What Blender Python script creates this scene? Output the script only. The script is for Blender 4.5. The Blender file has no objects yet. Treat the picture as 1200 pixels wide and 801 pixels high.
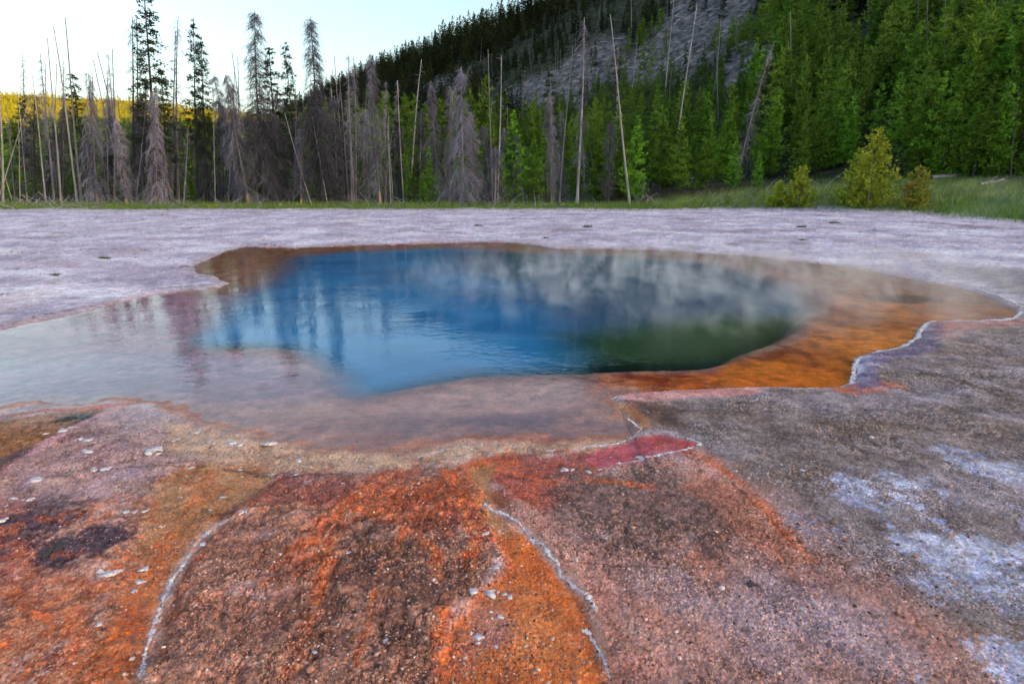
import bpy, math, random
import numpy as np
from mathutils import Vector, Quaternion

R = math.radians
rng = np.random.default_rng(7)
random.seed(7)
scene = bpy.context.scene
COL = scene.collection

# ------------------------------------------------------------------ camera
H, PITCH, FPX, CU, CV = 1.7, R(15.0), 667.0, 600.0, 400.5
cam = bpy.data.objects.new('camera', bpy.data.cameras.new('camera'))
COL.objects.link(cam)
cam.location = (0, 0, H)
cam.rotation_euler = (math.pi / 2 - PITCH, 0, 0)
cam.data.sensor_width = 36.0
cam.data.lens = FPX / 1200 * 36.0
cam.data.clip_end = 20000
cam.data.clip_start = 0.05
scene.camera = cam
CP, SP = math.cos(PITCH), math.sin(PITCH)


def ray(u, v):
    """direction of the photograph's pixel (u, v), scaled so that its Y is 1"""
    x, y = (u - CU) / FPX, (CV - v) / FPX
    d = np.array([x, CP + y * SP, -SP + y * CP])
    return d / d[1]


def at(u, v, z=0.0):
    d = ray(u, v)
    k = (z - H) / d[2]
    return d[0] * k, d[1] * k


def at_depth(u, v, Y):
    d = ray(u, v)
    return np.array([d[0] * Y, Y, H + d[2] * Y])


def project(X, Y, Z):
    zc = Y * CP - (Z - H) * SP
    yc = Y * SP + (Z - H) * CP
    zc = np.maximum(zc, 1e-3)
    return CU + FPX * X / zc, CV - FPX * yc / zc


# ------------------------------------------------------------------ noise
def perlin(x, y, seed=0):
    rg = np.random.default_rng(1000 + seed)
    perm = rg.permutation(1024).astype(np.int32)
    ang = rg.uniform(0, 2 * np.pi, 1024).astype(np.float32)
    gx, gy = np.cos(ang), np.sin(ang)
    x = np.asarray(x, np.float32); y = np.asarray(y, np.float32)
    xi = np.floor(x).astype(np.int32); yi = np.floor(y).astype(np.int32)
    xf = x - xi; yf = y - yi
    u = xf * xf * xf * (xf * (xf * 6 - 15) + 10)
    v = yf * yf * yf * (yf * (yf * 6 - 15) + 10)

    def g(ix, iy, fx, fy):
        h = perm[(perm[ix & 1023] + iy) & 1023]
        return gx[h] * fx + gy[h] * fy
    a = g(xi, yi, xf, yf); b = g(xi + 1, yi, xf - 1, yf)
    c = g(xi, yi + 1, xf, yf - 1); d = g(xi + 1, yi + 1, xf - 1, yf - 1)
    return (a + u * (b - a)) + v * ((c + u * (d - c)) - (a + u * (b - a)))


def fbm(x, y, f, octv=4, seed=0, gain=0.5):
    s, a, n = 0, 1.0, 0
    for o in range(octv):
        s = s + a * perlin(x * f + 17.3 * o, y * f - 9.1 * o, seed + o)
        n += a; a *= gain; f *= 2.03
    return s / n * 1.6


def sstep(a, b, x):
    t = np.clip((x - a) / (b - a), 0, 1)
    return t * t * (3 - 2 * t)


def sdpoly(px, py, poly):
    d = np.full(px.shape, 1e18, np.float32)
    inside = np.zeros(px.shape, bool)
    n = len(poly)
    for i in range(n):
        ax, ay = poly[i]; bx, by = poly[(i + 1) % n]
        ex, ey = bx - ax, by - ay
        wx, wy = px - ax, py - ay
        t = np.clip((wx * ex + wy * ey) / (ex * ex + ey * ey + 1e-12), 0, 1)
        qx, qy = wx - ex * t, wy - ey * t
        d = np.minimum(d, qx * qx + qy * qy)
        if abs(ey) > 1e-12:
            c = ((ay > py) != (by > py)) & (px < ex * (py - ay) / ey + ax)
            inside ^= c
    d = np.sqrt(d)
    return np.where(inside, -d, d)


def sdline(px, py, pts):
    d = np.full(px.shape, 1e18, np.float32)
    for (ax, ay), (bx, by) in zip(pts[:-1], pts[1:]):
        ex, ey = bx - ax, by - ay
        wx, wy = px - ax, py - ay
        t = np.clip((wx * ex + wy * ey) / (ex * ex + ey * ey + 1e-12), 0, 1)
        d = np.minimum(d, (wx - ex * t) ** 2 + (wy - ey * t) ** 2)
    return np.sqrt(d)


# ------------------------------------------------------------------ materials
LIGHT = np.array([0.72, 0.80, 0.86])   # tint of the sky light on flat ground


def lin(c):
    c = np.asarray(c, float) / 255
    return np.where(c <= 0.04045, c / 12.92, ((c + 0.055) / 1.055) ** 2.4)


def alb(r, g, b, k=1.0):
    """base colour of a surface that looks (r, g, b) in the photograph's shade light"""
    return np.clip(lin((r, g, b)) / LIGHT * k, 0.004, 0.85)


def new_mat(name):
    m = bpy.data.materials.new(name); m.use_nodes = True
    nt = m.node_tree
    b = nt.nodes['Principled BSDF']
    b.inputs['Roughness'].default_value = 0.9
    b.inputs['Specular IOR Level'].default_value = 0.2
    return m, nt, b


def nd(nt, typ, **kw):
    n = nt.nodes.new(typ)
    for k, v in kw.items():
        if k.startswith('i_'):
            n.inputs[k[2:].replace('_', ' ')].default_value = v
        else:
            setattr(n, k, v)
    return n


def math_node(nt, op, a, b=None, clamp=False):
    n = nt.nodes.new('ShaderNodeMath'); n.operation = op; n.use_clamp = clamp
    for i, x in enumerate((a, b)):
        if x is None: continue
        if isinstance(x, (int, float)): n.inputs[i].default_value = x
        else: nt.links.new(x, n.inputs[i])
    return n.outputs[0]


def maprange(nt, x, a, b, c, d):
    n = nt.nodes.new('ShaderNodeMapRange')
    nt.links.new(x, n.inputs[0])
    for i, v in enumerate((a, b, c, d)): n.inputs[i + 1].default_value = v
    return n.outputs[0]


def mixcol(nt, fac, a, b, mode='MIX'):
    n = nt.nodes.new('ShaderNodeMix'); n.data_type = 'RGBA'; n.blend_type = mode
    for s, x in ((n.inputs[0], fac), (n.inputs[6], a), (n.inputs[7], b)):
        if isinstance(x, (int, float)): s.default_value = x
        elif isinstance(x, (tuple, list, np.ndarray)): s.default_value = (*[float(q) for q in x][:3], 1)
        else: nt.links.new(x, s)
    return n.outputs[2]


def needle_mat(name, c0, c1, scale=1.2, lo=0.45, hi=1.35):
    m, nt, b = new_mat(name)
    tc = nd(nt, 'ShaderNodeTexCoord')
    oi = nd(nt, 'ShaderNodeObjectInfo')
    ns = nd(nt, 'ShaderNodeTexNoise', i_Scale=scale, i_Detail=3.0)
    nt.links.new(tc.outputs['Object'], ns.inputs['Vector'])
    f = maprange(nt, ns.outputs['Fac'], 0.35, 0.65, 0, 1)
    c = mixcol(nt, f, c0, c1)
    r = maprange(nt, oi.outputs['Random'], 0, 1, lo, hi)
    hs = nd(nt, 'ShaderNodeHueSaturation')
    nt.links.new(c, hs.inputs['Color']); nt.links.new(r, hs.inputs['Value'])
    nt.links.new(maprange(nt, oi.outputs['Random'], 0, 1, 0.485, 0.515), hs.inputs['Hue'])
    nt.links.new(hs.outputs[0], b.inputs['Base Color'])
    b.inputs['Roughness'].default_value = 0.7
    tr = nd(nt, 'ShaderNodeBsdfTranslucent')
    nt.links.new(hs.outputs[0], tr.inputs['Color'])
    mx = nd(nt, 'ShaderNodeMixShader'); mx.inputs[0].default_value = 0.3
    nt.links.new(b.outputs[0], mx.inputs[1]); nt.links.new(tr.outputs[0], mx.inputs[2])
    nt.links.new(mx.outputs[0], nt.nodes['Material Output'].inputs['Surface'])
    return m


def bark_mat(name, c0, c1, scale=3.0, peel=None, peel_top=2.2):
    m, nt, b = new_mat(name)
    tc = nd(nt, 'ShaderNodeTexCoord')
    mp = nd(nt, 'ShaderNodeMapping'); mp.inputs['Scale'].default_value = (1, 1, 0.25)
    nt.links.new(tc.outputs['Object'], mp.inputs['Vector'])
    ns = nd(nt, 'ShaderNodeTexNoise', i_Scale=scale, i_Detail=5.0)
    nt.links.new(mp.outputs[0], ns.inputs['Vector'])
    c = mixcol(nt, maprange(nt, ns.outputs['Fac'], 0.3, 0.7, 0, 1), c0, c1)
    if peel is not None:
        sx = nd(nt, 'ShaderNodeSeparateXYZ'); nt.links.new(tc.outputs['Object'], sx.inputs[0])
        n2 = nd(nt, 'ShaderNodeTexNoise', i_Scale=1.3, i_Detail=3.0)
        nt.links.new(tc.outputs['Object'], n2.inputs['Vector'])
        q = math_node(nt, 'ADD', math_node(nt, 'DIVIDE', sx.outputs['Z'], peel_top), n2.outputs['Fac'])
        c = mixcol(nt, maprange(nt, q, 1.25, 1.35, 1, 0), c, peel)
    oi = nd(nt, 'ShaderNodeObjectInfo')
    hs = nd(nt, 'ShaderNodeHueSaturation')
    nt.links.new(c, hs.inputs['Color'])
    nt.links.new(maprange(nt, oi.outputs['Random'], 0, 1, 0.7, 1.3), hs.inputs['Value'])
    nt.links.new(hs.outputs[0], b.inputs['Base Color'])
    bp = nd(nt, 'ShaderNodeBump', i_Strength=0.5, i_Distance=0.03)
    nt.links.new(ns.outputs['Fac'], bp.inputs['Height']); nt.links.new(bp.outputs[0], b.inputs['Normal'])
    return m


M = {}
M['young'] = needle_mat('young pine needles', (0.065, 0.16, 0.014), (0.29, 0.48, 0.048))
M['bush'] = needle_mat('yellow green needles', (0.22, 0.31, 0.03), (0.52, 0.57, 0.06), scale=1.6, lo=.95, hi=1.15)
M['bushred'] = needle_mat('browning needles', (0.24, 0.34, 0.035), (0.42, 0.30, 0.08), scale=1.1, lo=1.0, hi=1.1)
M['dark'] = needle_mat('dark pine needles', (0.022, 0.045, 0.020), (0.07, 0.095, 0.032))
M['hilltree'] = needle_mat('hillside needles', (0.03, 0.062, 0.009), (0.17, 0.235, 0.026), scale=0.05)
M['darktree'] = needle_mat('shaded ridge needles', (0.010, 0.024, 0.007), (0.055, 0.082, 0.018), scale=0.05)  # darker conifer species along the hill's ridge
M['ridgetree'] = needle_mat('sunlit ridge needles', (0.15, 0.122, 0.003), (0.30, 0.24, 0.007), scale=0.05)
M['grey'] = bark_mat('weathered grey wood', (0.13, 0.115, 0.14), (0.27, 0.24, 0.285))
M['pale'] = bark_mat('bleached wood', (0.24, 0.215, 0.235), (0.46, 0.42, 0.455))
M['darkwood'] = bark_mat('dark bark', (0.035, 0.03, 0.035), (0.10, 0.085, 0.09))
M['peel'] = bark_mat('bark stripped at the foot', (0.12, 0.10, 0.12), (0.25, 0.21, 0.235), peel=(0.52, 0.33, 0.19))
M['twig'] = bark_mat('dead twigs', (0.075, 0.066, 0.095), (0.41, 0.375, 0.49), scale=1.0)
M['twigdark'] = bark_mat('dark dead twigs', (0.045, 0.041, 0.056), (0.17, 0.157, 0.20), scale=1.0)


# ------------------------------------------------------------------ mesh helpers
class MB:
    def __init__(self):
        self.V, self.F3, self.F4, self.n = [], [], [], 0

    def add(self, v, f3=None, f4=None):
        v = np.asarray(v, np.float32)
        if f3 is not None and len(f3): self.F3.append(np.asarray(f3, np.int32) + self.n)
        if f4 is not None and len(f4): self.F4.append(np.asarray(f4, np.int32) + self.n)
        self.V.append(v); self.n += len(v)

    def tube(self, pts, radii, sides=5, cap=True):
        pts = np.asarray(pts, float); k = len(pts)
        t = np.gradient(pts, axis=0)
        t /= np.linalg.norm(t, axis=1)[:, None] + 1e-9
        ref = np.array([1.0, 0.13, 0.07]) if abs(t[0, 0]) < 0.8 else np.array([0.1, 1.0, 0.05])
        a = np.cross(t, ref); a /= np.linalg.norm(a, axis=1)[:, None] + 1e-9
        b = np.cross(t, a)
        th = np.arange(sides) * 2 * np.pi / sides
        rr = np.asarray(radii, float)[:, None, None]
        ring = pts[:, None, :] + rr * (np.cos(th)[None, :, None] * a[:, None, :] + np.sin(th)[None, :, None] * b[:, None, :])
        v = ring.reshape(-1, 3)
        i = np.arange(k - 1)[:, None] * sides; j = np.arange(sides)[None, :]; j2 = (j + 1) % sides
        f = np.stack([i + j, i + j2, i + sides + j2, i + sides + j], -1).reshape(-1, 4)
        f3 = []
        if cap:
            v = np.vstack([v, pts[-1:]])
            e = len(v) - 1; o = (k - 1) * sides
            f3 = [[o + q, o + (q + 1) % sides, e] for q in range(sides)]
        self.add(v, f3, f)

    def mesh(self, name, mat=None, smooth=False):
        V = np.concatenate(self.V) if self.V else np.zeros((0, 3), np.float32)
        f3 = np.concatenate(self.F3) if self.F3 else np.zeros((0, 3), np.int32)
        f4 = np.concatenate(self.F4) if self.F4 else np.zeros((0, 4), np.int32)
        return np_mesh(name, V, f3, f4, mat, smooth)


def np_mesh(name, V, f3, f4, mat=None, smooth=False):
    me = bpy.data.meshes.new(name)
    V = np.ascontiguousarray(V, np.float32)
    me.vertices.add(len(V)); me.vertices.foreach_set('co', V.ravel())
    nl = len(f3) * 3 + len(f4) * 4
    me.loops.add(nl)
    me.loops.foreach_set('vertex_index', np.concatenate([np.ravel(f3), np.ravel(f4)]).astype(np.int32))
    me.polygons.add(len(f3) + len(f4))
    tot = np.concatenate([np.full(len(f3), 3), np.full(len(f4), 4)]).astype(np.int32)
    st = np.concatenate([[0], np.cumsum(tot)[:-1]]).astype(np.int32)
    me.polygons.foreach_set('loop_start', st)
    me.polygons.foreach_set('loop_total', tot)
    if smooth: me.polygons.foreach_set('use_smooth', np.ones(len(tot), bool))
    if mat: me.materials.append(mat)
    me.update(calc_edges=True)
    return me


def link(name, me, parent=None, kind=None, label=None, cat=None, group=None):
    o = bpy.data.objects.new(name, me); COL.objects.link(o)
    if parent: o.parent = parent
    if kind: o['kind'] = kind
    if label: o['label'] = label
    if cat: o['category'] = cat
    if group: o['group'] = group
    return o


def thing(name, label, cat, group=None):
    return link(name, None, label=label, cat=cat, group=group)


def grid_faces(nr, nc, wrap=False):
    i = np.arange(nr - 1)[:, None] * nc
    j = np.arange(nc if wrap else nc - 1)[None, :]
    j2 = (j + 1) % nc
    return np.stack([i + j, i + j2, i + nc + j2, i + nc + j], -1).reshape(-1, 4)


# ------------------------------------------------------------------ terrain
NX, NY = math.sin(R(53)), math.cos(R(53))     # uphill direction of the dark hill
S0, SL, TANH = 58.0, 150.0, 0.62              # foot, length of the slope, steepness


def ramp(X, Y):
    s = NX * X + NY * Y
    return 2.4 * sstep(40, 60, s) + 0.08 * sstep(18, 46, Y)


def hill_h(X, Y, rough=True):
    s = NX * X + NY * Y; t = -NY * X + NX * Y
    q = s - S0
    h = 1.9 + TANH * (np.clip(q, -10, SL) - 10 * (1 - np.exp(-np.clip(q, 0, None) / 10)) * 0.5)
    over = np.clip(q - SL, 0, None)
    h = h + np.minimum(over * 0.25, 6) - np.clip(over - 120, 0, None) * 0.4
    h = h + fbm(X, Y, 0.02, 3, 51) * 4 * sstep(10, 60, q)
    fade = 1 - sstep(520, 760, t)
    h = h * fade - 8 * (1 - fade)
    if rough:
        h = h + fbm(X, Y, 0.25, 4, 61) * 1.5 * sstep(2, 20, q)
    return h


def terrain(X, Y):
    X = np.asarray(X, float); Y = np.asarray(Y, float)
    s = NX * X + NY * Y
    return np.where(s > 55, np.maximum(ramp(X, Y), hill_h(X, Y)), ramp(X, Y))


def hit(u, v):
    d = ray(u, v)
    Ys = np.concatenate([np.linspace(30, 300, 700), np.linspace(301, 900, 600)])
    X, Z = d[0] * Ys, H + d[2] * Ys
    below = Z < terrain(X, Ys)
    i = int(np.argmax(below)) if below.any() else len(Ys) - 1
    return X[i], Ys[i]


# ------------------------------------------------------------------ ground: outlines in the photograph unprojected to metres
def P(*uv):
    return [at(u, v) for u, v in uv]


POOL = P((-260, 412), (-120, 398), (0, 387), (41, 377), (80, 371), (111, 363), (125, 358), (150, 352), (166, 348), (198, 343), (236, 339), (258, 337),
         (266, 332), (255, 325), (233, 321), (226, 312), (247, 303), (268, 293), (290, 289), (345, 290.5), (395, 288), (453, 286),
         (564, 283.5), (607, 284), (650, 291), (700, 291), (783, 293), (867, 299), (950, 307), (1012, 315), (1075, 328),
         (1133, 338), (1171, 350), (1197, 362), (1187, 374), (1150, 376), (1087, 377), (1074, 384), (1070, 398), (1054, 406), (1029, 411),
         (1004, 417), (998, 430), (996, 447), (985, 452), (950, 454), (896, 453), (837, 455), (783, 458), (733, 460), (714, 466),
         (722, 480), (742, 497), (738, 510), (715, 517), (638, 520), (548, 516), (474, 531), (420, 530), (371, 528), (325, 518),
         (288, 508), (240, 498), (215, 488), (194, 482), (181, 474), (124, 470), (95, 476), (41, 473), (0, 480), (-120, 492), (-260, 500))
DEEP = P((226, 403), (224, 396), (246, 384), (262, 362), (280, 344), (310, 333), (330, 318), (345, 300), (400, 295), (520, 290), (640, 297), (740, 300), (830, 308),
         (890, 322), (935, 340), (965, 362), (955, 382), (925, 398), (895, 410), (872, 425), (830, 433), (760, 434), (690, 436),
         (640, 436), (560, 438), (520, 444), (480, 453), (420, 463), (405, 457), (397, 442), (372, 420), (340, 406), (300, 404), (250, 406))
GREEN = P((665, 395), (720, 385), (800, 375), (880, 372), (940, 372), (990, 385), (930, 415), (880, 440), (690, 450))
ORANGE = P((685, 436), (760, 432), (840, 432), (890, 408), (935, 392), (975, 355), (985, 335), (1040, 335), (1110, 345), (1190, 366), (1100, 390), (1050, 420), (1005, 460), (715, 475), (690, 462))
SHORE = P((235, 300), (300, 284), (420, 284), (430, 300), (372, 330), (330, 345), (285, 345), (230, 340))

# ground mesh: polar sheet, fine ahead, coarse elsewhere
ang = np.concatenate([np.arange(-64, 64, 0.085), np.arange(64, 296, 2.5)])
dep = np.arange(50, 1.35, -0.072)
rad = np.concatenate([np.linspace(0.03, 1.36, 16), H / np.tan(np.radians(dep)), np.geomspace(74, 6000, 50)])
A = np.radians(ang)
Xg = (rad[:, None] * np.sin(A)[None, :]).ravel().astype(np.float32)
Yg = (rad[:, None] * np.cos(A)[None, :]).ravel().astype(np.float32)
Rg = np.repeat(rad, len(ang)).astype(np.float32)
near = (Rg < 75) & (Rg > 1.0) & (Yg > 0.2)
ni = np.where(near)[0]
x, y, r = Xg[ni], Yg[ni], Rg[ni]
wk = np.clip(r / 5, 0.25, 2.2)
wx = x + wk * (0.10 * fbm(x, y, 1.1, 3, 1) + 0.035 * fbm(x, y, 7, 3, 3))
wy = y + wk * (0.10 * fbm(x, y, 1.1, 3, 11) + 0.035 * fbm(x, y, 7, 3, 13))
fine = fbm(x, y, 22, 4, 21, 0.6)
med = fbm(x, y, 4.0, 5, 31, 0.58)
big = fbm(x, y, 0.7, 4, 41)
gpatch = sstep(-.35, .4, fbm(x, y, 1.9, 4, 701))

sdP = sdpoly(wx * 0.5 + x * 0.5, wy * 0.5 + y * 0.5, POOL)
sdD = sdpoly(wx * 0.4 + x * 0.6, wy * 0.4 + y * 0.6, DEEP)

col = np.zeros((len(x), 3), np.float32)
grit = np.zeros(len(x), np.float32)
wet = np.zeros(len(x), np.float32)


def layer(mask, c0, c1, g=None, w=None, n=None, lo=-0.35, hi=0.35):
    """mix a two-tone stain over the ground; n is the noise that mixes its two colours"""
    global col, grit, wet
    n = med if n is None else n
    f = np.clip((n - lo) / (hi - lo), 0, 1)[:, None]
    c = (1 - f) * np.asarray(c0)[None, :] + f * np.asarray(c1)[None, :]
    m = mask[:, None]
    col = (col * (1 - m) + c * m).astype(np.float32)
    if g is not None: grit = grit * (1 - mask) + g * mask
    if w is not None: wet = wet * (1 - mask) + w * mask


def zone(uv, soft=0.012, strength=1.0, rag=0.0, ragn=None, sdx=None):
    """soft mask of an outline; rag breaks its edge and its inside up with noise"""
    poly = P(*uv) if uv and not isinstance(uv[0], np.ndarray) else uv
    px = [p[0] for p in poly]; py = [p[1] for p in poly]
    mg = 0.3 + 0.06 * max(math.hypot(a, b) for a, b in poly)
    sel = (x > min(px) - mg) & (x < max(px) + mg) & (y > min(py) - mg) & (y < max(py) + mg)
    out = np.zeros(len(x), np.float32)
    d = sdpoly(wx[sel], wy[sel], poly) / r[sel]
    if rag:
        d = d + rag * (med if ragn is None else ragn)[sel]
    out[sel] = sstep(soft, -soft, d) * strength
    return out


def stroke(uv, wpx, soft=1.0, strength=1.0, rag=0.0):
    pts = P(*uv)
    d = sdline(wx, wy, pts) / r * 667 + rag * fine
    return (sstep(wpx * (1 + soft), wpx * (1 - min(soft, .9)), d) * strength).astype(np.float32)


# base: pale lavender sinter, then browner towards the camera
layer(np.ones(len(x), np.float32), alb(142, 136, 158), alb(198, 193, 212), 0.35, 0.0, big * .7 + med * .4)
streak = fbm(x * 0.3 + .1 * y, y * .42, 0.9, 6, 71, .6)
layer(sstep(0.08, 0.42, streak) * 0.75, alb(138, 126, 150), alb(160, 150, 172), 0.5, None, fine)
layer(sstep(.1, .5, fbm(x * .5, y * .6, 2.2, 5, 73, .6)) * .45, alb(134, 122, 142), alb(170, 160, 178), .5, None, fine)
layer(sstep(0.12, 0.45, -streak + .35 * big) * 0.5 * (r > 5), alb(205, 202, 222), alb(222, 220, 236), .25)
layer(sstep(.12, .5, fbm(x, y, .45, 4, 741)) * .45, alb(150, 136, 138), alb(178, 164, 160), .6, None, fine)
layer(sstep(.2, .42, fbm(x * .35, y * .3, .8, 6, 751, .62)) * .8, alb(112, 102, 114), alb(144, 132, 142), .7, None, fine)
# right-hand gravel, olive grey
gz = zone([(722, 462), (985, 455), (1004, 445), (1030, 415), (1070, 402), (1082, 380), (1160, 380), (1215, 350), (1500, 350), (1700, 801), (1300, 1100), (900, 900), (880, 700), (860, 590), (800, 520), (745, 505)], .02, rag=.03)
layer(gz, alb(94, 84, 84), alb(142, 130, 132), 1.0, 0.0, med * .7 + fine * .6)
lavg = fbm(x * .6 + y * .5, y * 1.1 - x * .3, 1.1, 4, 81)
layer(gz * sstep(0.0, 0.45, lavg) * .45, alb(138, 128, 140), alb(162, 154, 168), 0.9)
layer(gz * sstep(0.05, 0.45, -lavg) * .6, alb(98, 84, 76), alb(132, 114, 102), 1.0)
layer(zone([(1100, 318), (1200, 322), (1400, 330), (1400, 352), (1200, 350), (1150, 336)], .02, .8, .03), alb(92, 86, 92), alb(130, 122, 132), .9)
# salmon brown foreground
sal = zone([(560, 545), (640, 530), (770, 520), (840, 550), (900, 590), (960, 640), (1020, 690), (1100, 740), (1180, 801), (1300, 1000), (600, 1100), (560, 801)], .075, rag=.07)
layer(sal, alb(146, 108, 104), alb(186, 144, 136), 0.8, 0.02, med * .6 + fine * .5)
layer(sal * sstep(.05, .5, med * .5 + fbm(x, y, 1.7, 3, 91)) * .7, alb(120, 80, 70), alb(165, 105, 85), .9)
left = zone([(-300, 485), (0, 482), (95, 477), (194, 482), (288, 508), (371, 528), (474, 531), (548, 516), (640, 520), (742, 500), (760, 520), (560, 545), (540, 600), (560, 801), (600, 1100), (-400, 1100)], .012, rag=.01)
layer(left, alb(148, 118, 122), alb(186, 152, 146), 0.45, 0.1, med * .7 + big * .5)
layer(left * sstep(-.05, .4, -med + .6 * big) * .6, alb(165, 140, 155), alb(188, 164, 172), .4)
# tan strip at the pool's lip
layer(zone([(190, 500), (240, 500), (330, 520), (420, 532), (548, 520), (740, 515), (740, 528), (640, 532), (540, 548), (470, 556), (380, 556), (280, 552), (200, 530)], .02, .85, .02), alb(172, 132, 104), alb(208, 170, 136), .4, .2)
# central mound
mound = zone([(290, 556), (400, 556), (480, 552), (540, 552), (568, 590), (590, 640), (575, 680), (525, 740), (512, 801), (500, 1000), (120, 1000), (170, 801), (185, 740), (215, 680), (262, 620)], .012, rag=.016)
layer(mound, alb(124, 88, 80), alb(172, 124, 106), .75, .1, med * .7 + fine * .6)
layer(zone([(400, 582), (440, 562), (540, 556), (570, 590), (592, 640), (560, 650), (520, 630), (470, 628), (420, 612), (392, 640), (380, 700), (350, 715), (336, 690), (350, 650), (372, 615), (385, 596)], .04, .75, .15, fine * .5 + med), alb(170, 74, 34), alb(206, 104, 56), .6, .2, med * .5 + fine * .7)
layer(zone([(305, 556), (400, 556), (440, 575), (400, 598), (340, 598), (290, 600)], .02, .8, .06, fine * .4 + med), alb(120, 66, 62), alb(162, 94, 80), .6, .2)
for poly, k in (([(385, 640), (470, 620), (530, 650), (545, 700), (480, 740), (400, 730), (370, 690)], .6), ([(310, 690), (370, 680), (420, 720), (380, 770), (320, 760)], .5), ([(280, 620), (340, 620), (330, 700), (260, 710)], .35)):
    layer(zone(poly, .04, k, .18, fine * .6 + med), alb(70, 50, 46), alb(118, 84, 74), 1.0, .1, fine)
layer(zone([(240, 640), (300, 620), (330, 690), (300, 760), (230, 800), (200, 760)], .05, .4, .06), alb(172, 120, 104), alb(198, 150, 138), .8)
# red brown between channel and gravel
layer(zone([(540, 545), (590, 532), (690, 528), (720, 545), (690, 590), (640, 610), (600, 600), (560, 580)], .02, .9, .05), alb(134, 62, 50), alb(184, 92, 70), .7, .1, med * .5 + fine * .6)
layer(zone([(530, 550), (600, 530), (610, 548), (560, 575)], .015, .9, .04), alb(190, 84, 34), alb(214, 104, 50), .5, .2)
layer(zone([(640, 570), (720, 550), (800, 560), (860, 600), (840, 660), (760, 650), (690, 640), (650, 610)], .04, .8, .08, fine * .5 + med), alb(78, 70, 72), alb(140, 112, 108), 1.0, .05, fine)
layer(zone([(800, 520), (840, 545), (880, 600), (930, 640), (960, 670), (930, 680), (880, 640), (830, 600), (790, 560)], .02, .6, .06), alb(176, 110, 88), alb(196, 136, 116), .8)
layer(zone([(590, 660), (650, 700), (720, 801), (780, 801), (720, 700), (640, 620)], .03, .7, .05), alb(196, 136, 124), alb(214, 164, 152), .8, .05)
# left: golden channel
chL = zone([(255, 545), (340, 552), (318, 575), (272, 612), (232, 660), (205, 710), (186, 755), (168, 801), (140, 950), (60, 950), (98, 801), (132, 745), (142, 690), (152, 645), (168, 605), (180, 575), (215, 552)], .018, rag=.014)
layer(chL, alb(158, 106, 64), alb(182, 132, 90), .5, .35, med)
layer(chL * sstep(2.75, 1.9, y + .25 * big), alb(158, 72, 20), alb(196, 104, 34), .45, .5, med * .6 + fine * .5)
layer(stroke([(338, 556), (318, 575), (272, 612), (234, 658), (206, 706), (188, 752), (170, 801)], 9, .8, .85, 3), alb(92, 44, 34), alb(140, 66, 42), .5, .4)
layer(stroke([(160, 600), (148, 645), (138, 690), (130, 745), (98, 801)], 7, .9, .7, 4), alb(110, 62, 34), alb(150, 88, 44), .5, .3)
# left: orange corner, purple-black stains, brown gravel bank
layer(zone([(-300, 600), (0, 606), (90, 596), (150, 612), (165, 640), (142, 690), (130, 745), (96, 801), (60, 950), (-400, 950)], .02, .95, .03), alb(146, 98, 90), alb(194, 148, 134), .7, .15, med * .5 + fine * .6)
layer(zone([(-200, 700), (40, 690), (130, 690), (120, 760), (90, 830), (-300, 900)], .05, .5, .15, fine * .5 + med), alb(176, 84, 34), alb(214, 134, 70), .6, .3, fine)
layer(zone([(-200, 600), (20, 596), (40, 640), (30, 700), (-200, 720)], .04, .7, .06), alb(118, 48, 44), alb(164, 78, 66), .6, .2)
for poly, k in (([(-100, 628), (20, 612), (60, 590), (100, 596), (96, 618), (60, 640), (0, 664), (-100, 680)], .85), ([(30, 650), (70, 640), (112, 625), (140, 612), (152, 635), (138, 660), (100, 670), (60, 676), (36, 664)], .95), ([(60, 790), (80, 765), (105, 748), (112, 760), (90, 785), (70, 801)], .9), ([(-60, 700), (20, 690), (40, 720), (0, 750), (-80, 760)], .5), ([(140, 585), (170, 570), (180, 580), (160, 600)], .5)):
    layer(zone(poly, .02, k, .05, fine * .6 + med * .8), alb(52, 44, 58), alb(98, 82, 96), .9, .1, fine)
layer(zone([(-300, 500), (0, 496), (60, 486), (112, 478), (100, 500), (70, 525), (40, 545), (0, 578), (-300, 640)], .01, 1, .01), alb(112, 70, 42), alb(160, 112, 72), .9, .1, med * .4 + fine * .8)
layer(stroke([(-200, 500), (0, 489), (60, 482), (115, 480), (142, 476)], 5, .7, .9, 3), alb(150, 56, 34), alb(180, 80, 44), .5, .3)
layer(zone([(62, 493), (76, 487), (104, 487), (100, 495), (84, 500)], .006, 1, .006), alb(22, 20, 20), alb(50, 42, 36), .8, .1)
layer(stroke([(0, 562), (20, 545), (42, 533)], 8, .7, .8, 4), alb(60, 52, 66), alb(96, 80, 92), .6)
layer(stroke([(-60, 600), (0, 575), (22, 558), (44, 540), (80, 510), (110, 490)], 5, .8, .75, 3), alb(190, 150, 160), alb(200, 150, 168), .3)
# dark seams on the crust
for pts, wpx in (([(268, 553), (300, 556), (340, 560), (400, 557)], 2.5), ([(120, 556), (180, 552), (240, 550)], 1.2), ([(640, 668), (720, 672), (800, 676), (850, 672)], 1.3), ([(860, 575), (885, 600), (905, 620), (930, 645)], 1.6), ([(400, 560), (470, 575), (520, 560)], 1.6), ([(255, 610), (330, 600), (385, 612), (400, 640)], 1.4), ([(220, 720), (280, 740), (330, 730)], 1.2), ([(540, 690), (480, 760), (430, 790)], 1.4)):
    layer(stroke(pts, wpx, .8, .8, 2.2), alb(58, 42, 42), alb(92, 66, 62), .6)
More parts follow.
